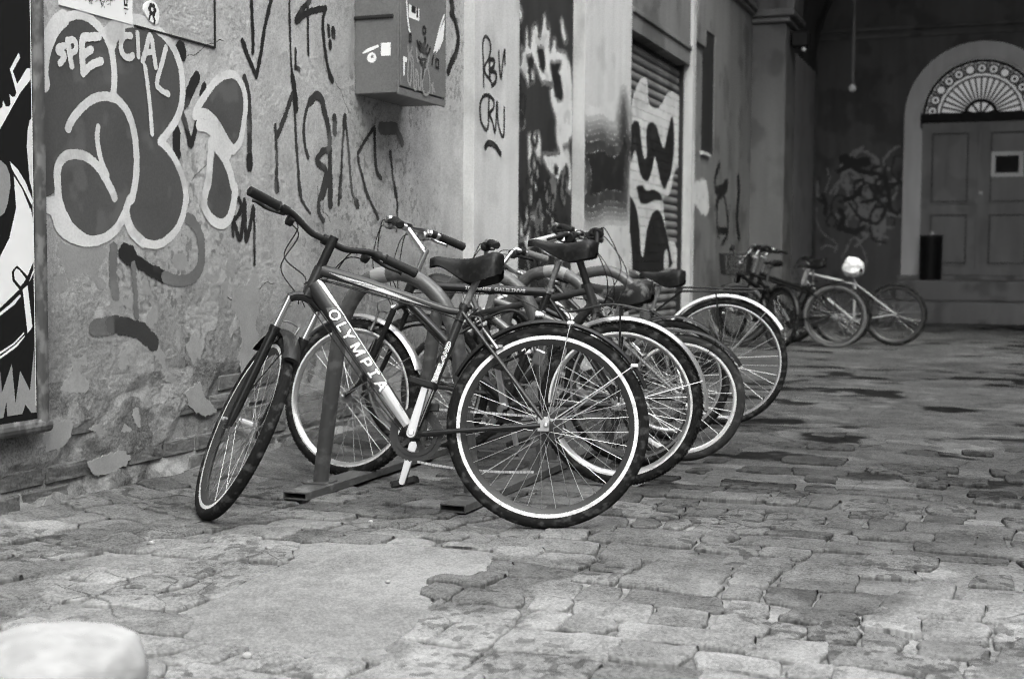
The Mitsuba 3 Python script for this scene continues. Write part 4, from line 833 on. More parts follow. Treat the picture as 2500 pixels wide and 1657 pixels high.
put(f'{Mb}__sticker', sheet(unary_union([sbox(6.035, 1.835, 6.055, 1.93), sbox(6.035, 1.905, 6.08, 1.93)]), lambda q2: on_wall(q2, xo + .006)), 'paint_paper', False, label='narrow white vertical sticker on the box door')
W_ = lambda pts: LineString(curve(np.array(pts), 6)).buffer(.0075)
pieces(f'{Mb}__scribble', unary_union([W_([(6.09, 1.99), (6.10, 1.95), (6.125, 1.965), (6.14, 1.99)]), W_([(6.10, 1.94), (6.09, 1.83), (6.12, 1.80), (6.135, 1.90), (6.11, 1.94), (6.15, 1.93), (6.165, 1.80), (6.19, 1.79), (6.185, 1.88), (6.21, 1.86), (6.22, 1.80), (6.245, 1.80), (6.25, 1.90)]),
     W_([(6.19, 1.99), (6.21, 1.93), (6.26, 1.97), (6.30, 1.90), (6.34, 1.95), (6.35, 1.99)]), W_([(6.30, 1.90), (6.265, 1.82), (6.30, 1.77), (6.36, 1.80), (6.35, 1.88), (6.32, 1.93)]), W_([(6.38, 1.83), (6.42, 1.80)]), W_([(6.40, 1.84), (6.39, 1.79)])]), lambda q2: on_wall(q2, xo + .0062), 'paint_pale', 'pale looping scribble on the box door')
pieces(f'{Mb}__scribble', unary_union([W_([(6.06, 2.30), (6.08, 2.16), (6.10, 2.08), (6.115, 2.06)]), W_([(6.54, 2.22), (6.47, 2.12), (6.44, 2.04)]), W_([(6.53, 2.16), (6.46, 2.06)])]).union(Polygon([(6.55, 2.2), (6.44, 2.08), (6.40, 2.0), (6.44, 2.02), (6.43, 1.995), (6.48, 2.04), (6.47, 2.02), (6.53, 2.09)])), lambda q2: on_wall(q2, xo + .0070), 'paint_paper', 'white winged strokes on the box door')
pieces(f'{Mb}__scribble', unary_union([sbox(6.10, 2.01, 6.13, 2.06).difference(sbox(6.108, 2.02, 6.122, 2.045)), W_([(6.20, 2.03), (6.24, 1.99), (6.30, 2.04), (6.26, 2.01), (6.33, 1.985), (6.36, 2.02)]), W_([(6.22, 2.01), (6.28, 1.985), (6.33, 2.03)]), W_([(6.23, 2.03), (6.31, 2.0)]), W_([(6.22, 1.95), (6.27, 1.92), (6.31, 1.95), (6.25, 1.94), (6.30, 1.91)]), W_([(6.29, 1.93), (6.265, 1.85)]), W_([(6.40, 1.985), (6.385, 1.94)]), sbox(6.43, 1.925, 6.475, 1.98).difference(sbox(6.44, 1.937, 6.463, 1.968)), Point(6.285, 2.10).buffer(.024).difference(Point(6.285, 2.10).buffer(.012))]), lambda q2: on_wall(q2, xo + .0078), 'paint_ink', 'black scrawled words on the box door')

# ------------------------------------------------------------------ covered passage at the far end
Hn = thing('passage', 'dark vaulted passage closing the far end of the alley', 'building')
YE, YF, XR = 22.5, 13.55, 7.2
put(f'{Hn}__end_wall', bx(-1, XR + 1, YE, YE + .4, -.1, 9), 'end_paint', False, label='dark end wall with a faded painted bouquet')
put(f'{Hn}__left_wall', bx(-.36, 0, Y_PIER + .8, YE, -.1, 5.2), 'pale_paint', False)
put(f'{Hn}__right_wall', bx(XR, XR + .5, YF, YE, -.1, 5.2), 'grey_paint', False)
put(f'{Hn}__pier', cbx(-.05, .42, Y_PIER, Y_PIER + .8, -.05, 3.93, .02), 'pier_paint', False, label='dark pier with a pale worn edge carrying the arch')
put(f'{Hn}__pier_cap', cat([cbx(-.05, .47, Y_PIER - .05, Y_PIER + .85, 3.93, 4.00, .015), cbx(-.05, .53, Y_PIER - .10, Y_PIER + .90, 4.00, 4.09, .015)]), 'grey_paint', False)
put(f'{W}__impost_moulding', cat([cbx(-.01, .05, Y_S1 + .3, Y_PIER - .12, 4.02, 4.07, .01), cbx(-.01, .09, Y_S1 + .3, Y_PIER - .12, 4.07, 4.14, .01)]), 'grey_paint', False)
put(f'{Hn}__added_opposite_wall', bx(XR, XR + 1, -9, YF - .06, -.1, 7.5), 'grey_paint', False)  # added unseen building opposite, blocks low sky to deepen the shadows
# barrel vault and transverse arch, a front wall over the opening
cxv, rv, zs = XR / 2 + .1, XR / 2 + .1, 4.1
th = np.linspace(0, math.pi, 33)
def arch(r, y): return np.column_stack([cxv + r * np.cos(th), np.full(33, y), zs + r * .86 * np.sin(th)])
v = np.vstack([arch(rv, YF), arch(rv, YE)]); f = []
for j in range(32): f += [(j, j + 1, 34 + j), (j, 34 + j, 33 + j)]
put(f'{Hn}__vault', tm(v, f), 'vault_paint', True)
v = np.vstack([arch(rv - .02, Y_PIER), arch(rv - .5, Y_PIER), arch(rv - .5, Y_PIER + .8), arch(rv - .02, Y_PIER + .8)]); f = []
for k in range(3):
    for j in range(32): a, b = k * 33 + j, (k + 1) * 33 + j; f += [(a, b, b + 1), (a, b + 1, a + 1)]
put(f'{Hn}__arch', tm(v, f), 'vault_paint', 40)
v = np.vstack([arch(rv - .42, Y_PIER - .02), arch(rv - .52, Y_PIER - .02), arch(rv - .52, Y_PIER + .3)]); f = []
for k in range(2):
    for j in range(32): a, b = k * 33 + j, (k + 1) * 33 + j; f += [(a, b, b + 1), (a, b + 1, a + 1)]
put(f'{Hn}__arch_moulding', tm(v, f), 'grey_paint', 40)
fr = Polygon([(-.4, 3.2), (XR + 2, 3.2), (XR + 2, 12), (-.4, 12)]).difference(Polygon([(0.0, 0), (XR + .1, 0)] + [(cxv + (rv - .05) * math.cos(a), zs + (rv - .05) * .86 * math.sin(a)) for a in th]))
put(f'{Hn}__front_wall', prism(fr, YF, YF + .4, on_end), 'grey_paint', False)
put(f'{Hn}__front_pier', cbx(XR, XR + 1.2, YF - .05, YF + 1.0, -.05, 5.4, .02), 'grey_paint', False)
put(f'{Hn}__cornice', cat([cbx(0, XR, YE - .07, YE + .05, 4.72, 4.78, .01), cbx(0, XR, YE - .04, YE + .05, 4.60, 4.66, .01)]), 'grey_paint', False)
put(f'{Hn}__corner_pipe', sweep([(.03, YE - .06, .1), (.03, YE - .06, 4.55)], .022, 8), 'grey_paint')
_q = random.Random(11)
for i_ in range(46):
    a_, b_ = _q.uniform(.0, 1.35), _q.uniform(1.55, 2.75); s_ = _q.uniform(.12, .34); k = _q.randint(4, 7); t0 = _q.uniform(0, 6)
    END_MURAL.append((_q.choice(['ink', 'grey', 'grey']), _q.uniform(.08, .16), [(a_ + s_ * math.cos(t0 + j * .9) * _q.uniform(.5, 1), b_ + s_ * 1.2 * math.sin(t0 + j * .9) * _q.uniform(.5, 1)) for j in range(k)]))
for nm in ('ink', 'grey'):
    us = [LineString(curve(np.array(p), 5) if len(p) > 2 else np.array(p)).buffer(w * .36 / 2) for c, w, p in END_MURAL if c == nm]
    P = affinity.scale(unary_union(us), .926, .926, origin=(EYE[0], EYE[2]))
    if nm == 'ink': inkP = P
    else: P = P.difference(inkP)
    for i_, gm in enumerate(g_ for g_ in getattr(rough(P, .03, .018, 4), 'geoms', [P]) if g_.area > .002): put(f'{Hn}__painted_bouquet', sheet(gm, lambda q2: on_end(q2, YE - .004)), 'bouquet_' + nm, False, label=('black' if nm == 'ink' else 'pale') + ' strokes of the faded bouquet painted on the end wall' if i_ == 0 else None)
# portal
Pt = thing('portal', 'tall grey double door under a round arched fanlight at the far end', 'door')
xc, R, zsp, zd = 2.62, .92, 3.30, .74
ring2 = lambda r0, r1: Polygon([(xc + r1 * math.cos(a), zsp + r1 * math.sin(a)) for a in th] + [(xc + r0 * math.cos(a), zsp + r0 * math.sin(a)) for a in th[::-1]])
fr = unary_union([ring2(R, R + .25), sbox(xc - R - .25, zd - .22, xc - R, zsp), sbox(xc + R, zd - .22, xc + R + .25, zsp)])
put(f'{Pt}__surround', prism(fr, YE - .10, YE + .02, on_end), 'door_trim', False, label='pale stone surround of the portal')
fr2 = unary_union([ring2(R - .035, R + .005), sbox(xc - R, zd, xc - R + .035, zsp - .2), sbox(xc + R - .035, zd, xc + R, zsp - .2)])
put(f'{Pt}__jamb_edge', prism(fr2, YE - .06, YE + .0, on_end), 'door_trim', False)
put(f'{Pt}__transom', cbx(xc - R, xc + R, YE - .075, YE, zsp - .10, zsp + .05, .01), 'black_hole', False)
put(f'{Pt}__fanlight', prism(Polygon([(xc + R * math.cos(a), zsp + R * math.sin(a)) for a in th]), YE - .012, YE - .006, on_end), 'fan_glass', False, label='pale daylit glass of the fanlight')
scene[f'{Pt}__fanlight']['emitter'] = {'type': 'area', 'radiance': rgb(.015)}
spk = [ring2(R - .075, R - .03), ring2(.21, .26), ring2(.60, .625)]
for k in range(19):
    a = math.pi * (k + .5) / 19
    spk.append(LineString([(xc + .25 * math.cos(a), zsp + .25 * math.sin(a)), (xc + .61 * math.cos(a), zsp + .61 * math.sin(a))]).buffer(.0135))
for k in range(13):
    a = math.pi * (k + .5) / 13; c = (xc + .745 * math.cos(a), zsp + .745 * math.sin(a))
    spk.append(Point(c).buffer(.088).difference(Point(c).buffer(.060)))
    if k % 3 != 1: spk.append(Point(c).buffer(.026))
    for s in (-.8, .8):
        a2 = a + s * math.pi / 26; spk.append(LineString([(xc + .68 * math.cos(a2), zsp + .68 * math.sin(a2)), (xc + .86 * math.cos(a2), zsp + .86 * math.sin(a2))]).buffer(.014))
for k in range(5):
    a = math.pi * (k + .5) / 5; spk.append(LineString([(xc, zsp), (xc + .22 * math.cos(a), zsp + .22 * math.sin(a))]).buffer(.016))
put(f'{Pt}__grille', prism(unary_union(spk), YE - .045, YE - .022, on_end), 'black_hole', False, label='black wrought iron fan grille')
for s in (0, 1):
    a, b = (xc - R + .035, xc - .012) if s == 0 else (xc + .012, xc + R - .035)
    lf = f'{Pt}__leaf' if s == 0 else f'{Pt}__leaf_001'
    scene[lf] = mikit.ply(cbx(a, b, YE - .045, YE - .005, zd, zsp - .10, .004), 'door_paint', False)
    for z0, z1 in ((zd + .16, zd + 1.0), (zd + 1.15, zsp - .25)):
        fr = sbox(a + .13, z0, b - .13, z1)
        put(f'{lf}__panel_shade_strip', prism(fr.buffer(-.022).difference(fr.buffer(-.05)), YE - .0465, YE - .04, on_end), 'end_paint', False)  # darker strip round each panel, shade of the groove put into the colour
        put(f'{lf}__panel', prism(fr.buffer(-.05), YE - .062, YE - .04, on_end), 'door_paint', False)
        put(f'{lf}__moulding', prism(fr.difference(fr.buffer(-.022)), YE - .075, YE - .04, on_end), 'door_paint', False)
put(f'{Pt}__knob', trimesh.creation.icosphere(2, .042).apply_translation([xc + .03, YE - .09, 2.05]), 'bag_white')
put(f'{Pt}__meeting_stile', cbx(xc - .035, xc + .035, YE - .065, YE - .04, zd, zsp - .1, .006), 'door_paint', False)
put(f'{Pt}__sill', cbx(xc - R - .3, xc + R + .3, YE - .16, YE, .66, .735, .01), 'step_stone', False)
Sg = thing('notice', 'small black notice in a white frame on the right leaf of the portal', 'sign')
put(f'{Sg}__plate', bx(2.84, 3.24, YE - .075, YE - .06, 2.36, 2.66), 'black_hole', False)
put(f'{Sg}__frame', prism(sbox(2.80, 2.31, 3.28, 2.71).difference(sbox(2.865, 2.375, 3.215, 2.645)), YE - .085, YE - .06, on_end), 'paint_paper', False)
for k, (yf, z0, z1, lab) in enumerate(((21.45, -.02, .33, 'lower broad stone step below the portal'), (21.95, .33, .66, 'upper stone step below the portal'))):
    t = thing('step', lab, 'step'); scene[t] = mikit.ply(cbx(1.2 if k == 0 else 1.42, XR - .1, yf, YE - .01 - .005 * k, z0, z1, .02), 'step_stone', False)
Bn = thing('litter_bin', 'black tubular bin standing on the step left of the portal', 'bin')
put(f'{Bn}__body', ring([(.0, -.02), (.155, -.02), (.165, 0), (.172, .66), (.160, .67), (.150, .64), (0, .64)], 28, closed=False).apply_transform(np.array([[1, 0, 0, 1.93], [0, 0, 1, 22.16], [0, 1, 0, .68], [0, 0, 0, 1.]])), 'black_plastic')
put(f'{Bn}__rim', ring([(.160, .66), (.180, .66), (.180, .70), (.160, .70)], 28).apply_transform(np.array([[1, 0, 0, 1.93], [0, 0, 1, 22.16], [0, 1, 0, .68], [0, 0, 0, 1.]])), 'dark_steel', False)
put(f'{Bn}__ashtray', trimesh.creation.icosphere(2, .035).apply_translation([1.95, 22.0, 1.40]), 'paint_paper')
La = thing('pendant_lamp', 'thin pendant rod with a small bulb hanging in the passage', 'lamp')
put(f'{La}__rod', sweep([(1.0, 19, 3.42), (1.0, 19, 7.0)], .022, 8), 'grey_paint')
put(f'{La}__bulb', trimesh.creation.icosphere(3, .055).apply_translation([1.0, 19, 3.36]), 'door_trim')
Wl = thing('wall_lamp', 'small dark floodlight bracketed under the arch', 'lamp')
put(f'{Wl}__bracket', cbx(.40, .47, 17.15, 17.22, 3.80, 3.86, .005), 'black_plastic', False)
put(f'{Wl}__housing', cbx(.44, .66, 17.05, 17.25, 3.66, 3.86, .02), 'black_plastic', False)
put(f'{Wl}__glass', trimesh.creation.icosphere(2, .03).apply_translation([.60, 17.1, 3.63]), 'door_trim')

# ------------------------------------------------------------------ rack
Rk = thing('bicycle_rack', 'grey tubular bicycle rack with bent hoops on two flat ground rails', 'bicycle rack')
HX = [(.636, .02), (.655, .17), (.712, .56), (.735, .67), (.785, .765), (.85, .83), (.93, .852), (1.0, .853), (1.085, .815), (1.160, .742), (1.203, .65), (1.222, .55), (1.268, .17), (1.280, .02)]
for k, y in enumerate((4.50, 5.40, 6.30, 7.20)):
    pts = curve(np.array([(x, y + .0 * z, z) for x, z in HX]), 4)
    h = put(f'{Rk}__hoop', sweep(pts, .0305, 16), 'rack_paint')
    if k in (0, 1, 2):
        i = [j for j, p in enumerate(pts) if (.86 if k == 0 else .92) < p[0] < (.945 if k == 0 else 1.06) and p[2] > .7]
        put(f'{h}__tape', sweep(pts[i], .0313, 16), 'rack_tape', label='pale tape band on the bend of the hoop')
    for x in (.636, 1.28): put(f'{h}__foot_plate', cbx(x - .05, x + .05, y - .055, y + .055, .032, .040, .002), 'rack_paint', False)
for x in (.655, 1.30):
    put(f'{Rk}__ground_rail', cat([cbx(x - .05, x + .05, 4.27, 7.6, .028, .034, .0015), cbx(x - .05, x + .05, 4.27, 7.6, .004, .010, .0015), cbx(x - .05, x - .045, 4.27, 7.6, .009, .030, .001), cbx(x + .045, x + .05, 4.27, 7.6, .009, .030, .001)]), 'rack_paint', False)

# ------------------------------------------------------------------ bollard
Bo = thing('bollard', 'white stone bollard with a rounded top, blurred in the lower left corner', 'bollard')
bp = [(0, .0), (.160, .0), (.160, .05), (.152, .06), (.150, .17), (.149, .225), (.144, .250), (.131, .268), (.108, .280), (.075, .289), (.04, .294), (0, .295)]
m = trimesh.creation.revolve(np.array(bp), sections=64); m = m.subdivide(); v = np.array(m.vertices); v += (meshkit.fbm(v * 22, 3, 2)[:, None] - .5) * .012; m = tm(v + [1.692, 1.714, 0], m.faces)
scene[Bo] = mikit.ply(m, 'marble', 50)

# ------------------------------------------------------------------ bicycles
def rot_about(P, o, k, a):
    P = np.asarray(P, float) - o; k = k / np.linalg.norm(k)
    return o + P * math.cos(a) + np.cross(k, P) * math.sin(a) + np.outer(P @ k, k) * (1 - math.cos(a))
def xf(m, R=None, t=None):
    v = np.array(m.vertices)
    if R is not None: v = v @ np.asarray(R).T
    if t is not None: v = v + np.asarray(t)
    return tm(v, m.faces)
def fender_mesh(Rf, a0, a1, w, deep=.012, n=40, th=.0016):
    ys = np.linspace(-1, 1, 7); pr = [(Rf + deep * (1 - y * y * abs(y)), y * w) for y in ys] + [(Rf + deep * (1 - y * y * abs(y)) - th, y * w * .985) for y in ys[::-1]]
    return ring(pr, n, a0, a1)
def saddle_mesh(L=.265, W=.085, nose=.021, thick=.052, dip=.010):
    V = []; S_ = np.linspace(0, 1, 24)
    for t in S_:
        hw = nose + (W - nose) / (1 + math.exp(-(t - .60) * 11))
        if t < .10: hw *= .12 + .88 * math.sqrt(max(1 - ((.10 - t) / .10) ** 2, 0))
        if t > .90: hw *= .30 + .70 * math.sqrt(max(1 - ((t - .90) / .105) ** 2, 0))
        top = -dip * math.sin(math.pi * min(t / .85, 1)) + .016 * max(t - .6, 0) / .4 - .016 * (max(.16 - t, 0) / .16) ** 2 - .012 * max(t - .9, 0) / .1
        e_ = min(max((t - .08) / .62, 0), 1); dp = thick * (.34 + .66 * e_ * e_ * (3 - 2 * e_)) * (1 - .25 * max(t - .9, 0) / .1); x = L * (.55 - t); sec = []
        for a in np.linspace(math.pi, 0, 17):
            c, sn = math.cos(a), max(math.sin(a), 0.)
            sec.append((x, hw * math.copysign(abs(c) ** .75, c), top - dp + dp * sn ** .5))
        for c in np.linspace(.86, -.86, 5): sec.append((x, hw * c, top - dp * .72))
        V.append(sec)
    V = np.array(V); m = V.shape[1]; v = V.reshape(-1, 3); f = []
    for i in range(len(S_) - 1):
        for j in range(m):
            k = (j + 1) % m; A, B, C, D = i * m + j, i * m + k, (i + 1) * m + k, (i + 1) * m + j; f += [(A, B, C), (A, C, D)]
    c0 = len(v); v = np.vstack([v, V[0].mean(0), V[-1].mean(0)])
    for j in range(m): k = (j + 1) % m; f += [(c0, k, j), (c0 + 1, (len(S_) - 1) * m + j, (len(S_) - 1) * m + k)]
    mm = tm(v, f); mm.fix_normals(); return mm
def knobs(R, tr, tw, n):
    out = []; base = trimesh.creation.box([.0085, .0075, .005])
    for k in range(n):
        for r, y in enumerate((-.78, -.28, .28, .78)):
            a = 2 * math.pi * (k + .5 * (r % 2)) / n; ph = y * 1.15; rad = R - tr + tr * math.cos(ph) + .0005
            v = np.array(base.vertices); cph, sph = math.cos(ph), math.sin(ph)
            v = np.column_stack([v[:, 0], v[:, 1] * cph + v[:, 2] * sph, -v[:, 1] * sph + v[:, 2] * cph]) + [0, tw * math.sin(ph), rad]
            ca, sa = math.cos(a), math.sin(a); out.append(tm(np.column_stack([v[:, 2] * ca - v[:, 0] * sa, v[:, 1], v[:, 2] * sa + v[:, 0] * ca]), base.faces))
    return cat(out)

class Bike:
    def __init__(s, name, label, group, rc, yaw, lean, spec):
        s.t = thing('bicycle', label, 'bicycle', group); s.p = spec
        h = np.array([-math.cos(yaw), -math.sin(yaw), 0.]) * spec.get('dir', 1); left = np.cross([0, 0, 1.], h)
        up = np.array([0, 0, math.cos(lean)]) - left * math.sin(lean) * spec.get('dir', 1); lf = np.cross(up, h)
        s.M = np.eye(4); s.M[:3, 0], s.M[:3, 1], s.M[:3, 2] = h, lf, up
        s.M[:3, 3] = [rc[0], rc[1], float(gz(rc[0], rc[1])) + .002]
        s.build()
    def add(s, part, mesh, mat, smooth=30, **l): return put(f'{s.t}__{part}', mesh, mat, smooth, s.M, **l)
    def st(s, P):
        """point(s) of the front assembly, turned by the steering angle"""
        return rot_about(np.atleast_2d(P), s.H, s.axis, -s.steer)
    def stm(s, m): return tm(s.st(m.vertices), m.faces)
    def wheel(s, part, hub, R, frame=None, wl=None, joined=False):
        p = s.p; tr, tw = p.get('tyre', .019), p.get('tyre', .019) * 1.0
        F = (lambda m: s.stm(xf(m, None, hub))) if frame else (lambda m: xf(m, None, hub))
        a = np.arange(14) * 2 * math.pi / 14
        n = 96 if not joined else 64
        ty = ring([(R - tr + tr * math.cos(q), tw * math.sin(q)) for q in a], n)
        w = put(f'{s.t}__{part}', F(ty), p.get('rub', 'rubber'), True, s.M, label=None)
        if p.get('knob'): put(f'{w}__tread', F(knobs(R, tr, tw, p['knob'])), 'rubber', False, s.M)
        ro = R - 2 * tr + .009; wr = tw * .72; dp = p.get('rimdeep', .020); br = p.get('track', .014)
        put(f'{w}__rim', F(ring([(ro - br - .0004, wr), (ro - br - .0004, -wr), (ro - br - dp * .6, -wr * .62), (ro - br - dp, -wr * .2), (ro - br - dp, wr * .2), (ro - br - dp * .6, wr * .62)], n)), p.get('rim', 'rim_alu'), 40, s.M)
        put(f'{w}__brake_track', F(ring([(ro, wr), (ro, -wr), (ro - br, -wr * 1.0), (ro - br, wr * 1.0)], n)), p.get('trackmat', p.get('rim', 'rim_alu')), 40, s.M)
        hubm = lathe_y([(-.052, .006), (-.052, .009), (-.038, .009), (-.036, .024), (-.032, .024), (-.029, .014), (.029, .014), (.032, .024), (.036, .024), (.038, .009), (.052, .009), (.052, .006)], 20)
        if wl == 'dynamo': hubm = lathe_y([(-.058, .006), (-.05, .010), (-.036, .012), (-.034, .036), (-.026, .037), (-.022, .033), (.022, .033), (.026, .037), (.034, .036), (.036, .012), (.05, .010), (.062, .006)], 28)
        put(f'{w}__hub', F(hubm), 'steel' if wl == 'dynamo' else p.get('hubmat', 'dull_steel'), 40, s.M)
        rimr = ro - br - dp + .002; hr = .034 if wl == 'dynamo' else .021
        N = p.get('spokes', 36); sp = []
        for k in range(N):
            ar = 2 * math.pi * k / N + .05; side = 1 if k % 2 else -1; cr = (1 if (k // 2) % 2 else -1) * math.radians(64 if wl != 'dynamo' else 48)
            ah = ar + cr
            m = sweep([(hr * math.cos(ah), side * .034, hr * math.sin(ah)), (rimr * math.cos(ar), side * .004, rimr * math.sin(ar))], p.get('spr', .00125), 5)
            sp.append(F(m))
        if joined: put(f'{w}__spokes', cat(sp), 'steel', True, s.M, kind='stuff')
        else:
            for m in sp: put(f'{w}__spoke', m, 'steel', True, s.M)
        return w
    def build(s):
        p = s.p; R = p['R']; far = p.get('far', False)
        hub = np.array([0, 0, R]); bb = np.array([p['bb'][0], 0, p['bb'][1]]); V = lambda q, y=0.: np.array([q[0], y, q[1]])
        ht, hb = V(p['head_top']), V(p['head_bot']); s.axis = (ht - hb) / np.linalg.norm(ht - hb); s.steer = math.radians(p['steer']); s.H = hb
        fw = np.array([s.axis[2], 0, -s.axis[0]])
        off = p.get('rake', .045); crown = hb - s.axis * .018
        # fork length so that the turned, leaning wheel stands on the ground
        a = np.linspace(0, 2 * math.pi, 120)
        def low(L):
            c = crown - s.axis * L + fw * off; circ = c + R * (np.cos(a)[:, None] * s.axis + np.sin(a)[:, None] * fw)
            W3 = s.st(circ) @ s.M[:3, :3].T + s.M[:3, 3]; k = W3[:, 2].argmin(); return W3[k, 2] - float(gz(W3[k, 0], W3[k, 1])) - .002
        lo, hi = .15, .7
        for _ in range(40):
            mid = (lo + hi) / 2
            if low(mid) > 0: lo = mid
            else: hi = mid
        L = lo; fh = crown - s.axis * L + fw * off
        s.fh = fh
        joined = far
        s.wheel('rear_wheel', hub, R, None, None, joined); s.wheel('front_wheel', fh, p.get('Rf', R), True, p.get('fronthub'), joined)
        # frame
        fm = p['frame']; stp = V(p['seat_top']); tubes = []
        for key in ('top', 'down', 'seat'):
            pass
        r_ = p.get('tr', .0155)
        tt0, tt1 = V(p['tt'][0]), V(p['tt'][1])
        if p.get('tt_curve'): tp = curve(np.array([V(q) for q in p['tt_curve']]), 6)
        else: tp = np.array([tt0 + (tt1 - tt0) * q for q in np.linspace(0, 1, 5)])
        k = np.linspace(0, 1, len(tp)); tw0, tw1 = p.get('ttw', (r_, r_))
        s.add('top_tube', sweep(tp, None, 16, flat=((tw0 + (tw1 - tw0) * k) * p.get('ttflat', 1.), tw0 + (tw1 - tw0) * k)), fm) if p['tt'] else None
        d0, d1 = V(p['dt']), bb; k = np.linspace(0, 1, 10); dp = d0 + (d1 - d0) * k[:, None]; w0, w1 = p.get('dtw', (r_ * 1.1, r_ * 1.1))
        s.add('down_tube', sweep(dp, None, 18, flat=((w0 + (w1 - w0) * k) * p.get('dtflat', 1.), w0 + (w1 - w0) * k)), fm)
        s.add('seat_tube', sweep([bb, bb + (stp - bb) * .5, stp], r_ * 1.02, 14), p.get('seatmat', fm))
        s.add('head_tube', sweep([hb - s.axis * .004, hb + (ht - hb) * .3, ht + s.axis * .004], np.array([r_ * 1.35, r_ * 1.25, r_ * 1.35]), 14), fm)
        s.add('bottom_bracket', lathe_y([(-.036, .020), (.036, .020)], 18).apply_translation(bb), fm)
        ss = V(p.get('ss', p['seat_top'])); cs = []
        for y in (-1, 1):
            m1 = sweep(curve(np.array([ss + [0, y * .012, -.01], ss * .5 + hub * .5 + [0, y * .038, 0], hub + [.012, y * .062, .02]]), 5), .0078, 10); s.add('seat_stay', m1, fm)
            m2 = sweep(curve(np.array([bb + [-.015, y * .022, 0], bb * .5 + hub * .5 + [0, y * .045, 0], hub + [.02, y * .062, -.002]]), 5), .0088, 10); s.add('chain_stay', m2, p.get('csmat', fm))
            s.add('dropout', cbx(-.012, .03, y * .062 - .003, y * .062 + .003, R - .022, R + .028, .002), 'dull_steel', False)
            s.add('axle_nut', lathe_y([(0, .009), (.012, .009), (.016, .005)], 6).apply_transform(np.diag([1, y, 1, 1.])).apply_translation(hub + [0, y * .064, 0]), 'steel', False)
        # fork
        lw = p.get('legw', .052); legs = []
        fk = p.get('forkmat', fm)
        s.add('fork_crown', s.stm(cat([sweep(curve(np.array([crown + [0, -lw, 0] - s.axis * .018, crown + [0, -lw * .6, 0], crown + s.axis * .008, crown + [0, lw * .6, 0], crown + [0, lw, 0] - s.axis * .018]), 4), .016 if p.get('susp') else .011, 10)])), fk)
        for y in (-1, 1):
            top = crown + [0, y * lw, 0] - s.axis * .01
            if p.get('susp'):
                end = fh + [0, y * lw, 0] - fw * (off - .012); mid = top + (end - top) * .24
                s.add('stanchion', s.stm(sweep([top, mid], .0135, 14)), 'chrome')
                s.add('fork_leg', s.stm(sweep([mid, mid + (end - mid) * .04, mid + (end - mid) * .06, mid + (end - mid) * .9, end - s.axis * .012], np.array([.0195, .0195, .0175, .0165, .011]), 14)), fk)
                s.add('axle_clamp', s.stm(cbx(-.014, .014, -.005, .005, -.02, .02, .003).apply_translation(fh + [0, y * (lw + .004), .0])), fk, False)
            else:
                pts = np.array([top, top + (fh + [0, y * .052, 0] - fw * off - top) * .45, top + (fh + [0, y * .052, 0] - fw * off * .72 - top) * .8, fh + [0, y * .052, 0]])
                s.add('fork_leg', s.stm(sweep(curve(pts, 5), np.linspace(.0125, .0065, 16), 12)), fk)
            s.add('axle_nut', s.stm(lathe_y([(0, .009), (.012, .009), (.018, .005)], 6).apply_transform(np.diag([1, y, 1, 1.])).apply_translation(fh + [0, y * (lw + .008), 0])), 'steel', False)
        # stem and bar
        sh = p.get('stem_h', .06); ext = p.get('stem_ext', .06); rise = p.get('stem_rise', .0); sm = p.get('stemmat', 'black_plastic')
        st0 = ht + s.axis * .004; st1 = ht + s.axis * sh; bc = st1 + fw * ext + s.axis * rise
        s.bc = bc
        s.add('stem', s.stm(cat([sweep([st0, st0 + s.axis * .02, st0 + s.axis * .021, st1 + s.axis * .018], np.array([.017, .017, .0125, .0125]) if p.get('quill') else .0165, 14), sweep([st1, bc], np.array([.0145, .013]), 12), lathe_y([(-.022, .019), (.022, .019)], 18).apply_translation(bc)])), sm)
        B = p['bar']; pts = []
        bw, up_, back, drop = B['w'], B.get('rise', 0), B.get('back', .03), B.get('drop', 0)
        half = [(0, 0, 0), (.03, 0, 0), (.075, up_ * .08, 0), (.155, up_ * .95, -.005), (bw * .62, up_, -back * .3), (bw, up_ - drop, -back)]
        path = np.array([bc + np.array([0, -y, 0]) + s.axis * u + fw * f for y, u, f in half[::-1]] + [bc + np.array([0, y, 0]) + s.axis * u + fw * f for y, u, f in half[1:]])
        cp = curve(path, 6); hbk = s.add('handlebar', s.stm(sweep(cp, .0112, 12)), p.get('barmat', 'black_plastic'))
        gl = B.get('grip', .125)
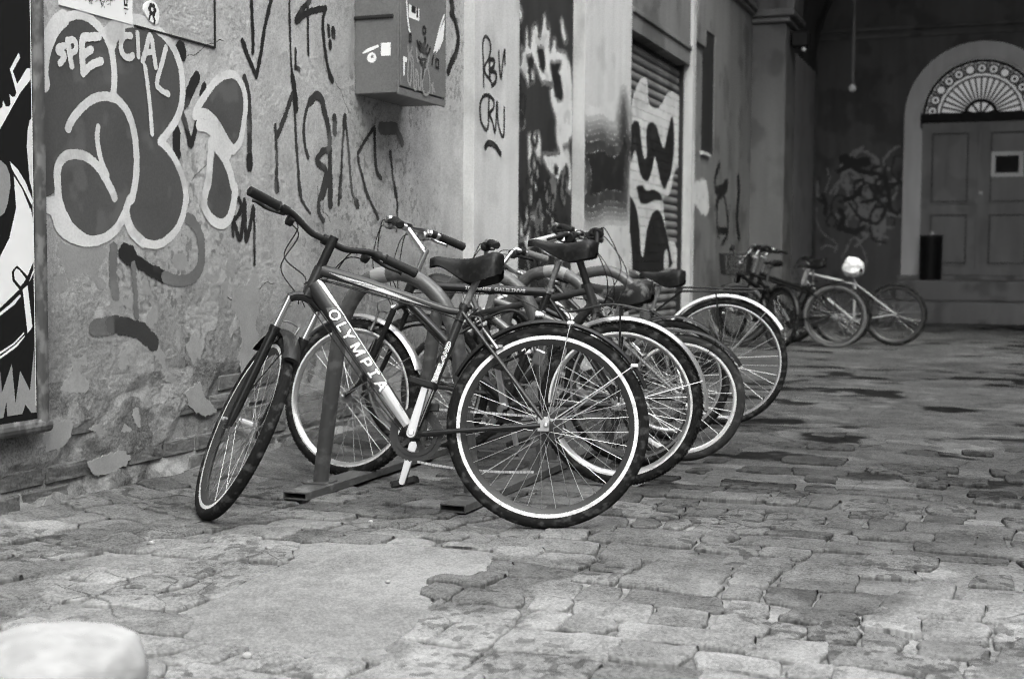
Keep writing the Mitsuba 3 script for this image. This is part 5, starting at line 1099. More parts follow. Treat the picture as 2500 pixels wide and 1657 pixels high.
        for y in (-1, 1):
            e = path[-1] if y > 0 else path[0]; i = path[-2] if y > 0 else path[1]; d = (e - i) / np.linalg.norm(e - i)
            g0 = e - d * (gl - .008); gm = B.get('gripmat', ['black_plastic'] * 2)[0 if y < 0 else 1]
            s.add('grip', s.stm(sweep([g0, g0 + d * .004, g0 + d * .008, e - d * .004, e + d * .006, e + d * .010], np.array([.018, .0195, .0168, .0178, .0178, .012]), 14)), gm)
            if B.get('levers', True):
                c = g0 - d * .025; fwd = fw * math.cos(B.get('lev_down', .5)) - s.axis * math.sin(B.get('lev_down', .5)) * (1)
                lm = B.get('levmat', 'black_plastic')
                s.add('lever_clamp', s.stm(cat([sweep([c - d * .011, c + d * .011], .0165, 14), sweep([c, c + fwd * .03], np.array([.011, .009]), 10)])), 'black_plastic')
                s.add('brake_lever', s.stm(sweep(curve(np.array([c + fwd * .028 - d * .012, c + fwd * .044 + d * .02, c + fwd * .056 + d * .06, c + fwd * .050 + d * .10, c + fwd * .056 + d * .118]), 5), None, 10, flat=(np.full(21, .0042), np.concatenate([np.linspace(.009, .0062, 20), [.0075]])))), lm)
                s.add('shifter', s.stm(cat([lathe_y([(-.012, .019), (-.010, .022), (.010, .022), (.013, .017)], 18).apply_translation(c - d * .036 - s.axis * .018 + fwd * .012), cbx(-.016, .016, -.006, .006, -.004, .004, .002).apply_translation(c - d * .036 + fw * -.022 - s.axis * .028)])), p.get('shiftmat', 'black_plastic'))
                q0 = c + fwd * .022 - d * .012
                tgt = hb + s.axis * .01 + fw * .03 + np.array([0, y * .012, 0]); lp = B.get('loop', .10)
                s.add('cable', s.stm(sweep(curve(np.array([q0, q0 - d * .07 + fwd * .02 - s.axis * .015, (q0 + tgt) / 2 + fw * lp - s.axis * .02, tgt + fw * lp * .55 + s.axis * .05, tgt]), 7), .0024, 6)), 'cable')
                q1 = c - d * .036 - s.axis * .03
                s.add('cable', s.stm(sweep(curve(np.array([q1, q1 - d * .06 + fw * .03 - s.axis * .03, (q1 + tgt) / 2 + fw * lp * 1.25 - s.axis * .05, tgt + fw * lp * .5 - s.axis * .02, tgt - s.axis * .05 - fw * .01]), 7), .0022, 6)), 'cable')
        # seat post and saddle
        sp = V(p['post']); ax = (sp - stp) / np.linalg.norm(sp - stp)
        s.add('seat_post', sweep([stp - ax * .06, sp - ax * .02], .0125, 12), p.get('postmat', 'dull_steel'))
        s.add('seat_clamp', cat([sweep([stp - ax * .012, stp + ax * .008], r_ * 1.25, 14), lathe_y([(-.024, .007), (.024, .007)], 10).apply_translation(stp + [-r_ * 1.1, 0, 0])]), p.get('clampmat', 'dull_steel'))
        tl = p.get('tilt', 0.); Rm = np.array([[math.cos(tl), 0, -math.sin(tl)], [0, 1, 0], [math.sin(tl), 0, math.cos(tl)]])
        sk = p.get('saddle', {}); z0 = p['sad'][1]
        sdl = saddle_mesh(**sk); s.add('saddle', xf(sdl, Rm, [p['sad'][0], 0, z0]), p.get('sadmat', 'vinyl'), 60)
        rails = []
        for y in (-1, 1): rails.append(sweep(curve(np.array([xf(tm([[sk.get('L', .265) * .42, y * .012, -.035]], [[0, 0, 0]]), Rm, [p['sad'][0], 0, z0]).vertices[0], sp + [.03, y * .022, .0], sp + [-.05, y * .022, .004], xf(tm([[-sk.get('L', .265) * .36, y * .034, -.03]], [[0, 0, 0]]), Rm, [p['sad'][0], 0, z0]).vertices[0]]), 4), .0036, 8))
        s.add('saddle_rails', cat(rails + [cbx(-.022, .022, -.028, .028, -.014, .010, .004).apply_translation(sp)]), 'dull_steel')
        # drive train (on the right side, y < 0)
        cr = p.get('cr', .170); ca = math.radians(p.get('crank', 70)); n_t = 44; rr = p.get('ring', .090)
        dirc = np.array([math.cos(ca), 0, math.sin(ca)])
        teeth = Polygon([((rr + (.0028 if k % 2 else -.0028)) * math.cos(2 * math.pi * k / (2 * n_t)), (rr + (.0028 if k % 2 else -.0028)) * math.sin(2 * math.pi * k / (2 * n_t))) for k in range(2 * n_t)])
        web = teeth.difference(Point(0, 0).buffer(rr * .80)).union(unary_union([LineString([(0, 0), (rr * .9 * math.cos(a2), rr * .9 * math.sin(a2))]).buffer(.008) for a2 in np.arange(5) * 2 * math.pi / 5 + ca])).union(Point(0, 0).buffer(.020))
        place = lambda q2, d: np.column_stack([bb[0] + q2[:, 0], bb[1] + d, bb[2] + q2[:, 1]])
        s.add('chainring', prism(web, -.050, -.046, place), p.get('ringmat', 'dark_steel'), False)
        if not far: s.add('chainring', prism(Point(0, 0).buffer(rr * .80, 24).difference(Point(0, 0).buffer(rr * .66, 24)), -.042, -.038, place), 'dark_steel', False)
        for y, sg in ((1, 1), (-1, -1)):
            b0 = bb + [0, y * .058, 0]; b1 = b0 + dirc * sg * cr + [0, y * .012, 0]
            n_ = np.array([-dirc[2], 0, dirc[0]]); hull = []
            for c_, w_ in ((b0, .0185), (b1, .0125)):
                for a2 in np.arange(14) * 2 * math.pi / 14:
                    o = dirc * math.cos(a2) * w_ + n_ * math.sin(a2) * w_
                    hull += [c_ + o + [0, -.006, 0], c_ + o * .86 + [0, .007, 0], c_ + o * .86 + [0, -.0075, 0]]
            s.add('crank_arm', trimesh.convex.convex_hull(np.array(hull)), p.get('crankmat', 'steel'), 35)
            s.add('crank_bolt', lathe_y([(0, .0105), (.004, .0105), (.005, .007)], 16).apply_transform(np.diag([1, y, 1, 1.])).apply_translation(b0 + [0, y * .0065, 0]), 'chrome' if p.get('crankmat', 'steel') == 'steel' else 'dark_steel')
            pc = b1 + [0, y * .058, 0]
            pa = math.radians(p.get('pedal_tilt', 15) * sg); cpa, spa = math.cos(pa), math.sin(pa); Rp = np.array([[cpa, 0, -spa], [0, 1, 0], [spa, 0, cpa]])
            cage = [cbx(-.045, -.034, -.045, .045, -.012, .012, .003), cbx(.034, .045, -.045, .045, -.012, .012, .003), cbx(-.04, .04, -.047, -.038, -.011, .011, .003), cbx(-.04, .04, .038, .047, -.011, .011, .003), lathe_y([(-.045, .011), (.045, .011)], 12)]
            s.add('pedal', xf(cat(cage), Rp, pc), 'black_plastic', False)
        # chain: two runs of links between chainring and rear sprocket
        rs = .033 if not p.get('igh') else .036; links = []
        dv = hub - bb; D = np.linalg.norm(dv); u = dv / D; nn = np.array([-u[2], 0, u[0]])
        yb = -.048
        if not p.get('chaincase'):
            for sgn in (1, -1):
                links = []
                A = bb + nn * rr * sgn * (1 if u[0] < 0 else -1); Bq = hub + nn * rs * sgn * (1 if u[0] < 0 else -1)
                if p.get('derailleur') and (A[2] < bb[2]): Bq = hub + np.array([.045, 0, -.155])
                ln = np.linalg.norm(Bq - A); nl = int(ln / .0127); dd = (Bq - A) / ln
                sag = .012 if A[2] < bb[2] else 0
                for k in range(nl):
                    t0 = (k + .5) / nl; c = A + (Bq - A) * t0 + [0, yb, -sag * 4 * t0 * (1 - t0)]
                    e = dd * .0055; w = .0038 if k % 2 else .0028
                    q = np.array([-dd[2], 0, dd[0]]) * .0038
                    links.append(trimesh.convex.convex_hull(np.array([c + sx * e + sy * q * (1 if sx else 1.15) + [0, sz * w, 0] for sx in (-1, 0, 1) for sy in (-1, 1) for sz in (-1, 1)])))
                s.add('chain', cat(links), 'dull_steel', False)
            s.add('sprockets', cat([lathe_y([(0, r0), (.0022, r0)], 22).apply_translation(hub + [0, -.030 - .0042 * k, 0]) for k, r0 in enumerate((.052, .046, .041, .036, .031, .026) if p.get('derailleur') else (.036,))]), 'dark_steel')
        else:
            q0, q1 = bb, hub
            cc = unary_union([Point(q0[0], q0[2]).buffer(rr + .018), Point(q1[0], q1[2]).buffer(.055), Polygon([(q0[0], q0[2] + rr + .018), (q1[0], q1[2] + .055), (q1[0], q1[2] - .055), (q0[0], q0[2] - rr - .018)])]).buffer(.0)
            s.add('chain_case', prism(cc, -.062, -.040, lambda q2, d: np.column_stack([q2[:, 0], np.broadcast_to(d, len(q2)), q2[:, 1]])), 'fender_black', False)
        if p.get('derailleur'):
            jw = hub + np.array([.02, 0, -.075]); j2 = hub + np.array([.045, 0, -.14])
            s.add('derailleur', cat([sweep(curve(np.array([hub + [0, -.07, -.005], hub + [-.004, -.082, -.04], jw + [0, -.062, 0]]), 4), .010, 10), lathe_y([(-.008, .021), (0, .021)], 14).apply_translation(jw + [0, -.046, 0]), lathe_y([(-.008, .020), (0, .020)], 14).apply_translation(j2 + [0, -.046, 0]), cbx(-.009, .009, -.004, .004, -.04, .04, .002).apply_transform(trimesh.transformations.rotation_matrix(-.36, [0, 1, 0])).apply_translation((jw + j2) / 2 + [0, -.055, 0])]), 'dark_steel')
            s.add('cable', sweep(curve(np.array([hub + [.12, -.05, .015], hub + [-.03, -.07, .03], hub + [-.06, -.08, -.02], hub + [-.012, -.08, -.05]]), 6), .0024, 6), 'cable')
        # cables clipped along the frame, spoke reflectors, kickstand
        if not far:
            td_ = (d1 - d0) / np.linalg.norm(d1 - d0); dn_ = np.array([-td_[2], 0, td_[0]]); dn_ = dn_ * (1 if dn_[2] < 0 else -1)
            a_, b_ = tp[1], tp[-2]; off_ = np.array([0, .004, -(tw0 + .004)])
            s.add('cable', sweep(curve(np.array([hb + fw * .03 + s.axis * .03, ht * .4 + a_ * .6 + off_ + [0, .012, -.01], a_ * .5 + b_ * .5 + off_, b_ + off_ + [0, .008, -.004], ss * .6 + hub * .4 + [0, .03, .03]]), 6), .0024, 6), 'cable')
            s.add('cable', sweep(curve(np.array([hb + fw * .035, dp[1] + dn_ * (w0 + .004), dp[4] + dn_ * ((w0 + w1) / 2 + .005), dp[8] + dn_ * (w1 + .006), bb + [.0, .0, -.024]]), 6), .0024, 6), 'cable')
            s.add('bottom_guide', cbx(-.012, .012, -.010, .010, -.004, .004, .002).apply_translation(bb + [0, 0, -.022]), 'black_plastic', False)
        if p.get('kick'):
            k0 = hub * .45 + bb * .55 + [0, .045, -.01]; s.add('kickstand', sweep([k0, k0 + [-.02, .02, -.02], k0 + [-.10, .10, -k0[2] + .03]], np.array([.009, .008, .007]), 8), 'dull_steel')
        # brakes
        if p.get('vbrake'):
            for part, c0, fr in (('rear_brake', None, False), ('front_brake', fh, True)):
                if fr: base = fh + s.axis * (p.get('Rf', R) - .035); outd = s.axis; fwd2 = fw
                else: d = (ss - hub) / np.linalg.norm(ss - hub); base = hub + d * (R - .035); outd = d; fwd2 = np.array([-d[2], 0, d[0]])
                ms = []
                for y in (-1, 1):
                    b = base + [0, y * .036, 0] + fwd2 * .018
                    ms += [sweep([b, b + outd * .045 - [0, y * .004, 0], b + outd * .088 + [0, y * .002, 0]], np.array([.008, .006, .0045]), 8), cbx(-.025, .025, -.005, .005, -.006, .006, .002).apply_translation(b + [0, -y * .012, .0] + outd * .012)]
                ms.append(sweep(curve(np.array([base + outd * .085 + fwd2 * .018 + [0, -.036, 0], base + outd * .090 + fwd2 * .018, base + outd * .085 + fwd2 * .018 + [0, .036, 0], base + outd * .12 + fwd2 * .03 + [0, .05, 0], base + outd * .15 + fwd2 * .01 + [0, .02, 0]]), 5), .0026, 6))
                m = cat(ms); s.add(part, s.stm(m) if fr else m, 'dull_steel')
        # mudguards with their wire stays
        for fd in p.get('fenders', []):
            fr = fd.get('front', False); Rw = p.get('Rf', R) if fr else R; c = fh if fr else hub
            m = xf(fender_mesh(Rw + fd.get('gap', .010), math.radians(fd['a0']), math.radians(fd['a1']), fd.get('w', .026), fd.get('deep', .012)), None, c); F = s.stm if fr else (lambda q: q)
            k = s.add('front_mudguard' if fr else 'rear_mudguard', F(m), fd['mat'], 40)
            for a2 in fd.get('stays', []):
                a2 = math.radians(a2); e = c + (Rw + fd.get('gap', .010) + .006) * np.array([math.cos(a2), 0, math.sin(a2)])
                for y in (-1, 1): put(f'{k}__stay', F(sweep([c + [0, y * .066, 0] + .02 * np.array([math.cos(a2), 0, math.sin(a2)]), e + [0, y * fd.get('w', .026) * 1.02, -.0]], fd.get('sr', .0021), 6)), fd.get('staymat', 'steel'), True, s.M)
                if fd.get('clip'): put(f'{k}__clip', F(cbx(-.012, .012, -.032, .032, -.006, .006, .003).apply_translation(e)), fd['clip'], False, s.M)
        # carrier
        if p.get('carrier'):
            C = p['carrier']; z = C['z']; x0, x1 = C['x0'], C['x1']; ms = []
            prof = C.get('prof') or [(x0, z), (x0 * .6 + x1 * .4, z), (x1, z)]
            for y in (-.052, .052): ms.append(sweep(curve(np.array([(q[0], y, q[1]) for q in prof]), 4), .0046, 8))
            ms.append(sweep([(prof[0][0], -.052, prof[0][1]), (prof[0][0], .052, prof[0][1])], .0046, 8)); ms.append(sweep([(prof[-1][0], -.052, prof[-1][1]), (prof[-1][0], .052, prof[-1][1])], .0046, 8))
            for t0 in np.linspace(.1, .9, 5): q = curve(np.array([(a, 0, b) for a, b in prof]), 8); q = q[int(t0 * (len(q) - 1))]; ms.append(sweep([q + [0, -.052, .002], q + [0, .052, .002]], .0035, 8))
            for y in (-.05, .05): ms.append(sweep([(.0, y * 1.3, R + .01), (C.get('legx', (x0 + x1) / 2), y, C.get('legz', z) - .004)], .0045, 8))
            ms.append(sweep([(prof[0][0], .03, prof[0][1]), ss + [0, .012, -.02]], .004, 6)); ms.append(sweep([(prof[0][0], -.03, prof[0][1]), ss + [0, -.012, -.02]], .004, 6))
            if C.get('spring'): ms += [sweep([(x0 + .02, y, z + .022), (x1 - .05, y, z + .016)], .0042, 8) for y in (-.03, .03)] + [lathe_y([(-.05, .011), (.05, .011)], 12).apply_translation([x0 + .01, 0, z + .018])]
            s.add('carrier', cat(ms), C.get('mat', 'fender_black'))
        for x, z, y, sz, mt, pn in p.get('bits', []): s.add(pn, cbx(x - sz[0], x + sz[0], y - sz[1], y + sz[1], z - sz[2], z + sz[2], min(sz) * .45), mt, False)
    def decal(s, part, poly, e0, e1, half, mat, lift=.0008, seg=.010, flat=1., **lab):
        """poly in (distance along the tube from e0 to e1, height across it): laid on the tube's left side; half(t) = tube radius"""
        e0, e1 = np.array([e0[0], 0, e0[1]]), np.array([e1[0], 0, e1[1]]); u = (e1 - e0) / np.linalg.norm(e1 - e0); up = np.array([u[2] * -1, 0, u[0]])
        if np.cross(u, up)[1] < 0: up = -up
        Ln = np.linalg.norm(e1 - e0); ms = []
        x0, y0, x1, y1 = poly.bounds
        for X in np.arange(x0, x1, seg * 3):
            for Y in np.arange(y0 - 1e-6, y1, seg):
                c = poly.intersection(sbox(X, Y, X + seg * 3, Y + seg))
                for v, f in (flat_poly(c) if not c.is_empty else []): ms.append((np.asarray(v), f))
        out = []
        for v, f in ms:
            h = half(v[:, 0] / Ln) + lift; yy = np.sqrt(np.maximum(h * h - v[:, 1] ** 2, 0)) * flat + lift * .0
            out.append(tm(e0 + v[:, :1] * u + v[:, 1:] * up + np.column_stack([yy * 0, yy, yy * 0]), f))
        if out: return s.add(part, cat(out), mat, False, **lab)
def text_poly(text, h, shear=0., sx=1., bold=True, gap=None):
    from shapely.geometry import MultiPolygon
    m = meshkit.text_mesh(text, h, .002, bold); v = np.array(m.vertices); f = np.array(m.faces)
    top = np.abs(np.cross(v[f[:, 1]] - v[f[:, 0]], v[f[:, 2]] - v[f[:, 0]])[:, 2]) > 1e-12
    tri = [Polygon(v[t][:, :2]).buffer(1e-5) for t in f[top] if v[t][:, 2].min() > .001]
    P = unary_union(tri); return affinity.affine_transform(P, [sx, shear, 0, 1, 0, 0])
rad = math.radians
GR, GF = 'bicycles parked in the rack', 'bicycles at the far end of the alley'
MB = dict(R=.347, Rf=.347, tyre=.0215, spokes=36, spr=.00115, rim='rim_dark', trackmat='rim_white', track=.015, rimdeep=.020, fronthub='dynamo', bb=(.459, .313), head_top=(.811, .887), head_bot=(.851, .792),
    steer=60, rake=.044, seat_top=(.294, .757), post=(.245, .872), sad=(.279, .938), tilt=.02, saddle=dict(L=.258, W=.080, nose=.019, thick=.098, dip=.014), tt=[(.79, .876), (.3, .745)], tt_curve=[(.804, .880), (.676, .846), (.572, .813), (.484, .785), (.374, .749), (.300, .736)], ttw=(.0215, .0125), ttflat=.8,
    dt=(.829, .831), dtw=(.033, .021), dtflat=.72, ss=(.299, .744), frame='frame_char', seatmat='frame_char', csmat='frame_black', forkmat='frame_black', susp=True, legw=.056, stem_h=.105, stem_ext=.06, postmat='frame_grey',
    bar=dict(w=.328, rise=.032, back=.045, grip=.128, lev_down=.35, loop=.13), crank=106, crankmat='steel', ringmat='dark_steel', ring=.094, derailleur=True, vbrake=True, clampmat='dark_steel', hubmat='dark_steel',
    fenders=[dict(a0=28, a1=158, w=.026, mat='fender_black', gap=.008, stays=[102, 144.5], clip='bag_white', staymat='steel'), dict(front=True, a0=70, a1=152, w=.032, gap=.010, deep=.016, mat='fender_black', stays=[146], staymat='fender_black')])
b1 = Bike('bicycle', 'dark mountain bike nearest the camera with white rims and bold pale down tube lettering', GR, (1.695, 4.146), rad(16), rad(10.5), MB)
h0 = lambda t: .033 + (.021 - .033) * t
e0, e1 = (.829, .831), (.459, .313)
b1.decal('down_tube_decal', Polygon([(.46, -.022), (.60, -.016), (.60, .016), (.44, .021)]), e0, e1, h0, 'decal_silver', .0006, flat=.72, label='silver painted field at the foot of the down tube')
b1.decal('down_tube_decal', Polygon([(.10, -.010), (.20, -.023), (.46, -.022), (.44, .021), (.20, .023), (.12, .024)]), e0, e1, h0, 'decal_grey', .0006, flat=.72, label='grey field behind the down tube lettering')
b1.decal('down_tube_decal', Polygon([(.16, .0255), (.44, .0215), (.44, .0235), (.16, .0285)]), e0, e1, h0, 'decal_white', .0010, flat=.72, label='pale line along the upper edge of the down tube')
b1.decal('down_tube_decal', Polygon([(.0, .018), (.09, .020), (.17, .029), (.09, .0305), (.0, .0315)]), e0, e1, h0, 'decal_white', .0012, flat=.72, label='white flash at the top of the down tube')
gl_ = []; x_ = 0
for ch in 'OLYMPIA':
    g_ = text_poly(ch, .034, .12, 1.0, True).buffer(.0004); q0, _, q1, _ = g_.bounds; gl_.append(affinity.translate(g_, x_ - q0, 0)); x_ += q1 - q0 + (.0105 if ch != 'L' else .005)
tx = unary_union(gl_); bx0, _, bx1, _ = tx.bounds
tx = affinity.translate(affinity.scale(tx, .335 / (bx1 - bx0), 1, origin=(0, 0)), .118, -.0150)
b1.decal('lettering_outline', tx.buffer(.0026), e0, e1, h0, 'decal_black', .0016, flat=.72, label='dark outline of the down tube lettering')
b1.decal('lettering', tx, e0, e1, h0, 'decal_white', .0022, flat=.72, label='white lettering OLYMPIA along the down tube')
e0, e1 = (.459, .313), (.294, .757)
hs = lambda t: .0158 + 0 * t
b1.decal('seat_tube_decal', Polygon([(.03, -.011), (.20, -.011), (.235, -.004), (.245, .008), (.17, .011), (.03, .012)]), e0, e1, hs, 'decal_silver', .0005, label='silver field on the seat tube')
tx = text_poly('FREELAND', .0125, .15, .95, False); bx0, _, bx1, _ = tx.bounds; tx = affinity.translate(affinity.scale(tx, .17 / (bx1 - bx0), 1, origin=(0, 0)), .165, -.006)
b1.decal('seat_tube_lettering', tx.buffer(.0022).difference(tx), e0, e1, hs, 'decal_white', .0011, label='white outlined lettering FREELAND on the seat tube')
e0, e1 = (.795, .879), (.374, .749)
ht_ = lambda t: .0215 + (.0130 - .0215) * np.clip(t * .82 + .05, 0, 1)
b1.decal('top_tube_decal', Polygon([(.02, -.002), (.20, .004), (.26, .000), (.32, -.003), (.41, -.009), (.32, -.0125), (.26, -.013), (.15, -.012), (.08, -.010)]), e0, e1, ht_, 'decal_silver', .0006, flat=.8, label='silver wedge on the top tube')
b1.decal('top_tube_decal', unary_union([Polygon([(.07, -.0035), (.15, .001), (.16, -.001), (.10, -.0045)]), Polygon([(.12, -.0085), (.17, -.002), (.178, -.003), (.135, -.009)]), Polygon([(.16, -.010), (.23, -.001), (.31, -.006), (.39, -.0095), (.30, -.0105)])]), e0, e1, ht_, 'decal_white', .0012, flat=.8, label='white stripes on the top tube')
b1.decal('top_tube_decal', unary_union([Polygon([(.10, .0035), (.30, .0085), (.40, .0035), (.40, .0018), (.30, .0065), (.10, .0015)]), Polygon([(.10, -.0075), (.16, -.0015), (.17, -.0025), (.118, -.0085)])]), e0, e1, ht_, 'decal_black', .0014, flat=.8, label='black pinstripes on the top tube')
b1.add('bottle_mount', cat([lathe_y([(0, .004), (.002, .004)], 8).apply_translation([.61 - .03 * k, .0, .53 - .04 * k]) for k in range(2)]), 'dark_steel')
b1.add('cable', sweep(curve(np.array([(.80, .012, .842), (.66, .02, .806), (.48, .018, .758), (.36, .014, .728), (.30, .02, .706), (.245, .02, .747)]), 6), .0024, 6), 'cable')
b1.add('cable', sweep(curve(np.array([(.875, .004, .80), (.745, .006, .628), (.60, .006, .435), (.50, .0, .318)]), 6), .0024, 6), 'cable')
b1.add('front_derailleur', cat([cbx(-.03, .045, -.055, -.038, -.012, .018, .003).apply_translation([.41, 0, .405]), sweep([(.44, -.03, .40), (.405, .0, .44), (.425, 0, .455)], .010, 8)]), 'dark_steel', False)

CB = dict(R=.331, tyre=.0235, knob=84, rim='rim_alu', trackmat='rim_white', track=.010, rimdeep=.012, bb=(.466, .317), head_top=(.866, .820), head_bot=(.908, .722), steer=18, rake=.055, seat_top=(.297, .786), post=(.250, .925), sad=(.228, .990), tilt=.09,
    saddle=dict(L=.285, W=.092, nose=.024, thick=.080, dip=.014), sadmat='vinyl', tt=[(.862, .802), (.297, .778)], ttw=(.0185, .0185), dt=(.890, .735), dtw=(.019, .019), ss=(.290, .760), frame='frame_black', quill=True, stem_h=.125, stem_ext=.135, stem_rise=.065, stemmat='chrome', barmat='chrome', postmat='dull_steel',
    bar=dict(w=.262, rise=.012, back=.135, grip=.12, levmat='chrome', loop=.07), shiftmat='dull_steel', crank=80, ring=.085, derailleur=True, vbrake=True,
    fenders=[dict(a0=42, a1=183, w=.029, deep=.014, mat='fender_silver', gap=.010, stays=[163], staymat='steel', sr=.0026), dict(front=True, a0=48, a1=160, w=.028, deep=.014, mat='fender_silver', gap=.010, stays=[150])],
    carrier=dict(z=.69, x0=.208, x1=-.115, prof=[(.208, .700), (.145, .712), (.03, .732), (-.115, .706)], legx=.0, legz=.725),
    bits=[(.331, .690, .0, (.020, .021, .012), 'bag_white', 'seat_tube_band'), (.372, .572, .0, (.018, .021, .010), 'bag_white', 'seat_tube_band'), (.386, .536, .0, (.018, .021, .010), 'bag_white', 'seat_tube_band'), (.11, .60, .02, (.012, .02, .012), 'bag_white', 'reflector')])
b2 = Bike('bicycle', 'black city bike with chrome handlebar stem and silver mudguards, second in the rack', GR, (1.683, 5.08), rad(11), rad(2), CB)
tx = text_poly('IOANNES  GALILINVS', .0125, 0, 1.0); bx0, _, bx1, _ = tx.bounds; tx = affinity.translate(affinity.scale(tx, .25 / (bx1 - bx0), 1, origin=(0, 0)), .22, -.006)
b2.decal('lettering', tx, (.862, .802), (.297, .778), lambda t: .0185 + 0 * t, 'decal_silver', .0008, label='small pale capitals along the black top tube')
b2.add('crown_reflector', lathe_y([(-.012, .018), (.012, .018)], 16).apply_transform(np.array([[0, 1, 0, .935], [1, 0, 0, .03], [0, 0, 1, .70], [0, 0, 0, 1.]])), 'bag_white')

KB = dict(R=.288, tyre=.0225, rub='rubber_grey', rim='rim_white', track=.012, rimdeep=.008, bb=(.43, .275), head_top=(.895, .745), head_bot=(.930, .63), steer=10, seat_top=(.335, .60), post=(.283, .715), sad=(.29, .812), tilt=.02, saddle=dict(L=.335, W=.110, nose=.026, thick=.105, dip=.02), sadmat='vinyl_worn',
    tt=[(.90, .72), (.34, .545)], dt=(.918, .655), dtw=(.019, .018), frame='frame_grey', csmat='frame_black', forkmat='frame_black', quill=True, stem_h=.12, stem_ext=.045, stemmat='steel', barmat='steel', postmat='steel', bar=dict(w=.285, rise=.11, back=.12, grip=.115, gripmat=['grip_grey', 'black_plastic'], loop=.08), crank=30, ring=.075, vbrake=True,
    fenders=[dict(a0=60, a1=150, w=.028, mat='fender_black', gap=.012, stays=[120], staymat='fender_black')], bits=[(.335, .60, .0, (.02, .02, .012), 'steel', 'seat_collar')])
b3 = Bike('bicycle', 'small bike with white rims, grey tyres and a worn wide saddle, third in the rack', GR, (1.762, 5.80), rad(6), rad(3), KB)
RB = dict(dir=-1, R=.328, tyre=.021, rim='rim_dark', trackmat='rim_alu', track=.013, rimdeep=.012, bb=(.44, .29), head_top=(.80, .80), head_bot=(.84, .68), steer=8, seat_top=(.27, .68), post=(.235, .765), sad=(.165, .832), tilt=-.02, saddle=dict(L=.28, W=.085, nose=.022, thick=.06), sadmat='vinyl', tt=[(.806, .775), (.275, .66)], dt=(.825, .715), dtw=(.021, .019), frame='frame_mid', forkmat='frame_mid',
    stem_h=.14, stem_ext=.06, bar=dict(w=.29, rise=.09, back=.11, grip=.12, gripmat=['grip_pale', 'black_plastic'], lev_down=.1, levmat='dark_steel', loop=.1), crank=60, ring=.085, derailleur=True, vbrake=True, bits=[(.30, .62, -.02, (.02, .02, .012), 'bag_white', 'seat_tube_band')])
b6 = Bike('bicycle', 'dark bike facing the opposite way in the rack, with a pale handlebar grip', GR, (.585, 5.60), 0, rad(-2), RB)
SB = dict(R=.306, tyre=.024, rim='rim_alu', track=.008, rimdeep=.01, bb=(.41, .27), head_top=(.80, .735), head_bot=(.835, .62), steer=38, seat_top=(.31, .56), post=(.29, .645), sad=(.27, .715), saddle=dict(L=.26, W=.085, nose=.022, thick=.055), tt=[(.805, .71), (.32, .50)], dt=(.825, .65), frame='frame_black', quill=True, stem_h=.10, stem_ext=.05, stemmat='steel', barmat='steel',
    bar=dict(w=.27, rise=.03, back=.06, grip=.11, levmat='steel', loop=.07), crank=150, ring=.075, fenders=[dict(a0=70, a1=128, w=.028, mat='fender_black', gap=.010)])
b5 = Bike('bicycle', 'small black bike with thick dark tyres, squeezed in behind the worn wide saddle', GR, (1.532, 6.515), rad(5), rad(2), SB)
LB = dict(R=.352, tyre=.0195, rim='rim_alu', track=.010, rimdeep=.008, hubmat='rim_alu', bb=(.475, .29), head_top=(.952, .865), head_bot=(.992, .735), steer=6, seat_top=(.405, .635), post=(.362, .785), sad=(.342, .852), tilt=.0, saddle=dict(L=.26, W=.088, nose=.022, thick=.092, dip=.004), tt=[(.958, .84), (.41, .61)], dt=(.98, .765), frame='frame_black', quill=True, stem_h=.13, stem_ext=.06, stemmat='steel', barmat='steel',
    bar=dict(w=.285, rise=.10, back=.16, grip=.12, loop=.09), crank=45, ring=.08, igh=True, kick=True, chaincase=True, fenders=[dict(a0=34, a1=150, w=.030, deep=.015, mat='fender_white', gap=.010, stays=[129.5], staymat='steel', sr=.0026), dict(front=True, a0=30, a1=165, w=.030, deep=.015, mat='fender_white', gap=.010, stays=[150])],
    carrier=dict(z=.742, x0=.24, x1=-.16, legx=.045, legz=.74, spring=True))
b4 = Bike('bicycle', 'black city bike with a pale rear mudguard and spring carrier, farthest in the rack', GR, (1.657, 7.236), rad(6), rad(3), LB)
# lock hanging in the rack
Lk = thing('padlock', 'steel padlock on a cable hanging inside the nearest rear wheel', 'padlock')
put(f'{Lk}__body', cbx(-.022, .022, -.012, .012, -.028, .028, .005).apply_transform(trimesh.transformations.rotation_matrix(.35, [0, 1, 0])).apply_translation([1.50, 4.62, .545]), 'steel', False)
put(f'{Lk}__shackle', sweep(curve(np.array([(1.485, 4.62, .57), (1.48, 4.62, .605), (1.50, 4.62, .622), (1.522, 4.62, .60), (1.515, 4.62, .565)]), 5), .004, 8), 'steel')
put(f'{Lk}__cable', sweep(curve(np.array([(1.515, 4.60, .61), (1.42, 4.56, .72), (1.27, 4.52, .66), (1.19, 4.44, .58), (1.25, 4.55, .50), (1.40, 4.62, .54), (1.49, 4.62, .61)]), 8), .006, 8), 'black_plastic')

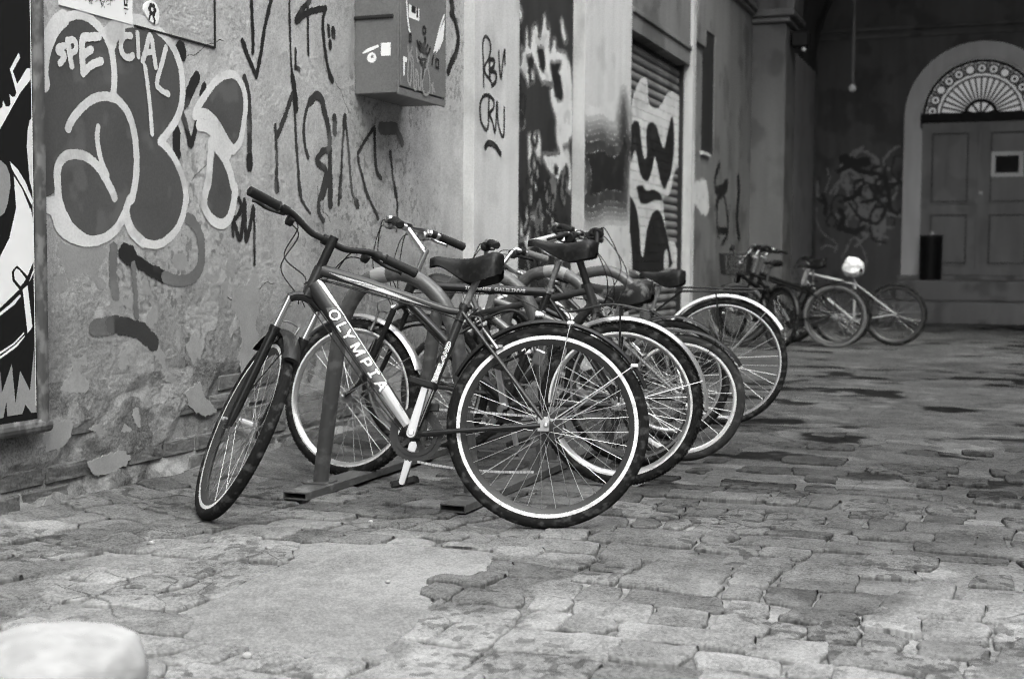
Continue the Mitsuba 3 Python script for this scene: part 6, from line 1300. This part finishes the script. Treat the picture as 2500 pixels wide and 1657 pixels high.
# far group
FB = dict(far=True, R=.338, tyre=.020, rub='rubber_tan', forkmat='frame_matte', rim='rim_dark', bb=(.49, .29), head_top=(.895, .80), head_bot=(.93, .67), steer=4, seat_top=(.33, .68), post=(.29, .84), sad=(.25, .915), tilt=-.12, saddle=dict(L=.30, W=.10, nose=.025, thick=.07), tt=[(.90, .78), (.335, .60)], dt=(.92, .70), frame='frame_matte', tr=.018, quill=True, stem_h=.17, stem_ext=.05, stemmat='steel', barmat='steel', spr=.0011,
    bar=dict(w=.28, rise=.12, back=.17, grip=.12, loop=.08), crank=60, ring=.085, igh=True, chaincase=True, fenders=[dict(a0=40, a1=175, w=.028, mat='fender_black', gap=.01)], carrier=dict(z=.72, x0=.24, x1=-.14, legx=.0, legz=.72))
f1 = Bike('bicycle', 'dark city bike with a wire front basket and pale tyres at the far end', GF, (1.377, 14.46), 0, rad(3), FB)
bk = []; X0, X1, Z0, Z1, Y_ = .93, 1.25, .78, 1.0, .15
for z in np.linspace(0, 1, 6):
    g = .86 + .14 * z; cxb = (X0 + X1) / 2; hx, hy = (X1 - X0) / 2 * g, Y_ * g; zz = Z0 + (Z1 - Z0) * z
    bk.append(sweep(np.array([(cxb - hx, -hy, zz), (cxb + hx, -hy, zz), (cxb + hx, hy, zz), (cxb - hx, hy, zz), (cxb - hx, -hy + .001, zz)]), .0045 if z < 1 else .007, 6))
for t in np.linspace(0, 1, 11):
    for q0, q1 in (((X0 + .0225 + (X1 - X0 - .045) * t, -Y_ * .86, Z0), (X0 + (X1 - X0) * t, -Y_, Z1)), ((X0 + .0225 + (X1 - X0 - .045) * t, Y_ * .86, Z0), (X0 + (X1 - X0) * t, Y_, Z1)), ((X1 - .0225, Y_ * .86 * (2 * t - 1), Z0), (X1, Y_ * (2 * t - 1), Z1)), ((X0 + .0225, Y_ * .86 * (2 * t - 1), Z0), (X0, Y_ * (2 * t - 1), Z1))): bk.append(sweep([q0, q1], .0032, 5))
for t in np.linspace(.05, .95, 8): bk.append(sweep([(X0 + .03 + (X1 - X0 - .06) * t, -Y_ * .86, Z0), (X0 + .03 + (X1 - X0 - .06) * t, Y_ * .86, Z0)], .0035, 5))
f1.add('basket', cat(bk), 'dark_steel', label='dark wire basket on the front of the far bike')
f1.add('headlamp', lathe_y([(0, .012), (.03, .034), (.05, .038), (.055, .03)], 18).apply_transform(np.array([[0, 1, 0, .99], [1, 0, 0, .03], [0, 0, 1, .90], [0, 0, 0, 1.]])), 'chrome')
FC = dict(FB, rub='rubber', rim='rim_dark', R=.322, sad=(.30, .965), post=(.32, .89), tilt=0, frame='frame_matte', fenders=[], steer=12, crank=100, carrier=None, chaincase=False, vbrake=False, igh=False, saddle=dict(L=.26, W=.085, nose=.022, thick=.055))
f3 = Bike('bicycle', 'dark bike with black tyres squeezed behind the basket bike at the far end', GF, (1.40, 14.92), rad(2), rad(2), FC)
f4 = Bike('bicycle', 'dark bike parked askew against the wall, half hidden beyond the rack', GF, (.88, 13.85), rad(-48), rad(4), dict(FC, sad=(.26, .93), post=(.29, .86), steer=-10, crank=20, fenders=[dict(a0=40, a1=170, w=.027, mat='fender_black', gap=.01)]))
FD = dict(far=True, R=.346, tyre=.021, rub='rubber', rim='rim_dark', bb=(.445, .27), head_top=(.985, .82), head_bot=(1.02, .70), steer=-6, seat_top=(.445, .70), post=(.47, .79), sad=(.47, .85), saddle=dict(L=.25, W=.08, nose=.02, thick=.05), tt=[(.99, .80), (.447, .68)], dt=(1.01, .72), tr=.018, frame='frame_pale', forkmat='frame_pale', stem_h=.12, stem_ext=.06, spr=.0011, crankmat='dark_steel',
    bar=dict(w=.27, rise=.03, back=.04, grip=.12, loop=.08), crank=-50, ring=.085, derailleur=True)
f2 = Bike('bicycle', 'pale framed bike with thin dark tyres standing rightmost at the far end', GF, (1.950, 15.14), 0, rad(2), FD)
s_ = trimesh.creation.icosphere(4, 1.0); v = np.array(s_.vertices); v = v * [.120, .115, .115] * (1 + .35 * (meshkit.fbm(v * 2.2, 4, 3)[:, None] - .5)); v[:, 2] -= .25 * np.maximum(np.hypot(v[:, 0], v[:, 1]) - .05, 0)
bg = thing('plastic_bag', 'white plastic bag pulled over the saddle of the rightmost far bike', 'bag')
P0 = f2.M @ np.array([.47, 0, .872, 1.]); scene[bg] = mikit.ply(tm(v + P0[:3], s_.faces), 'bag_white', 60)
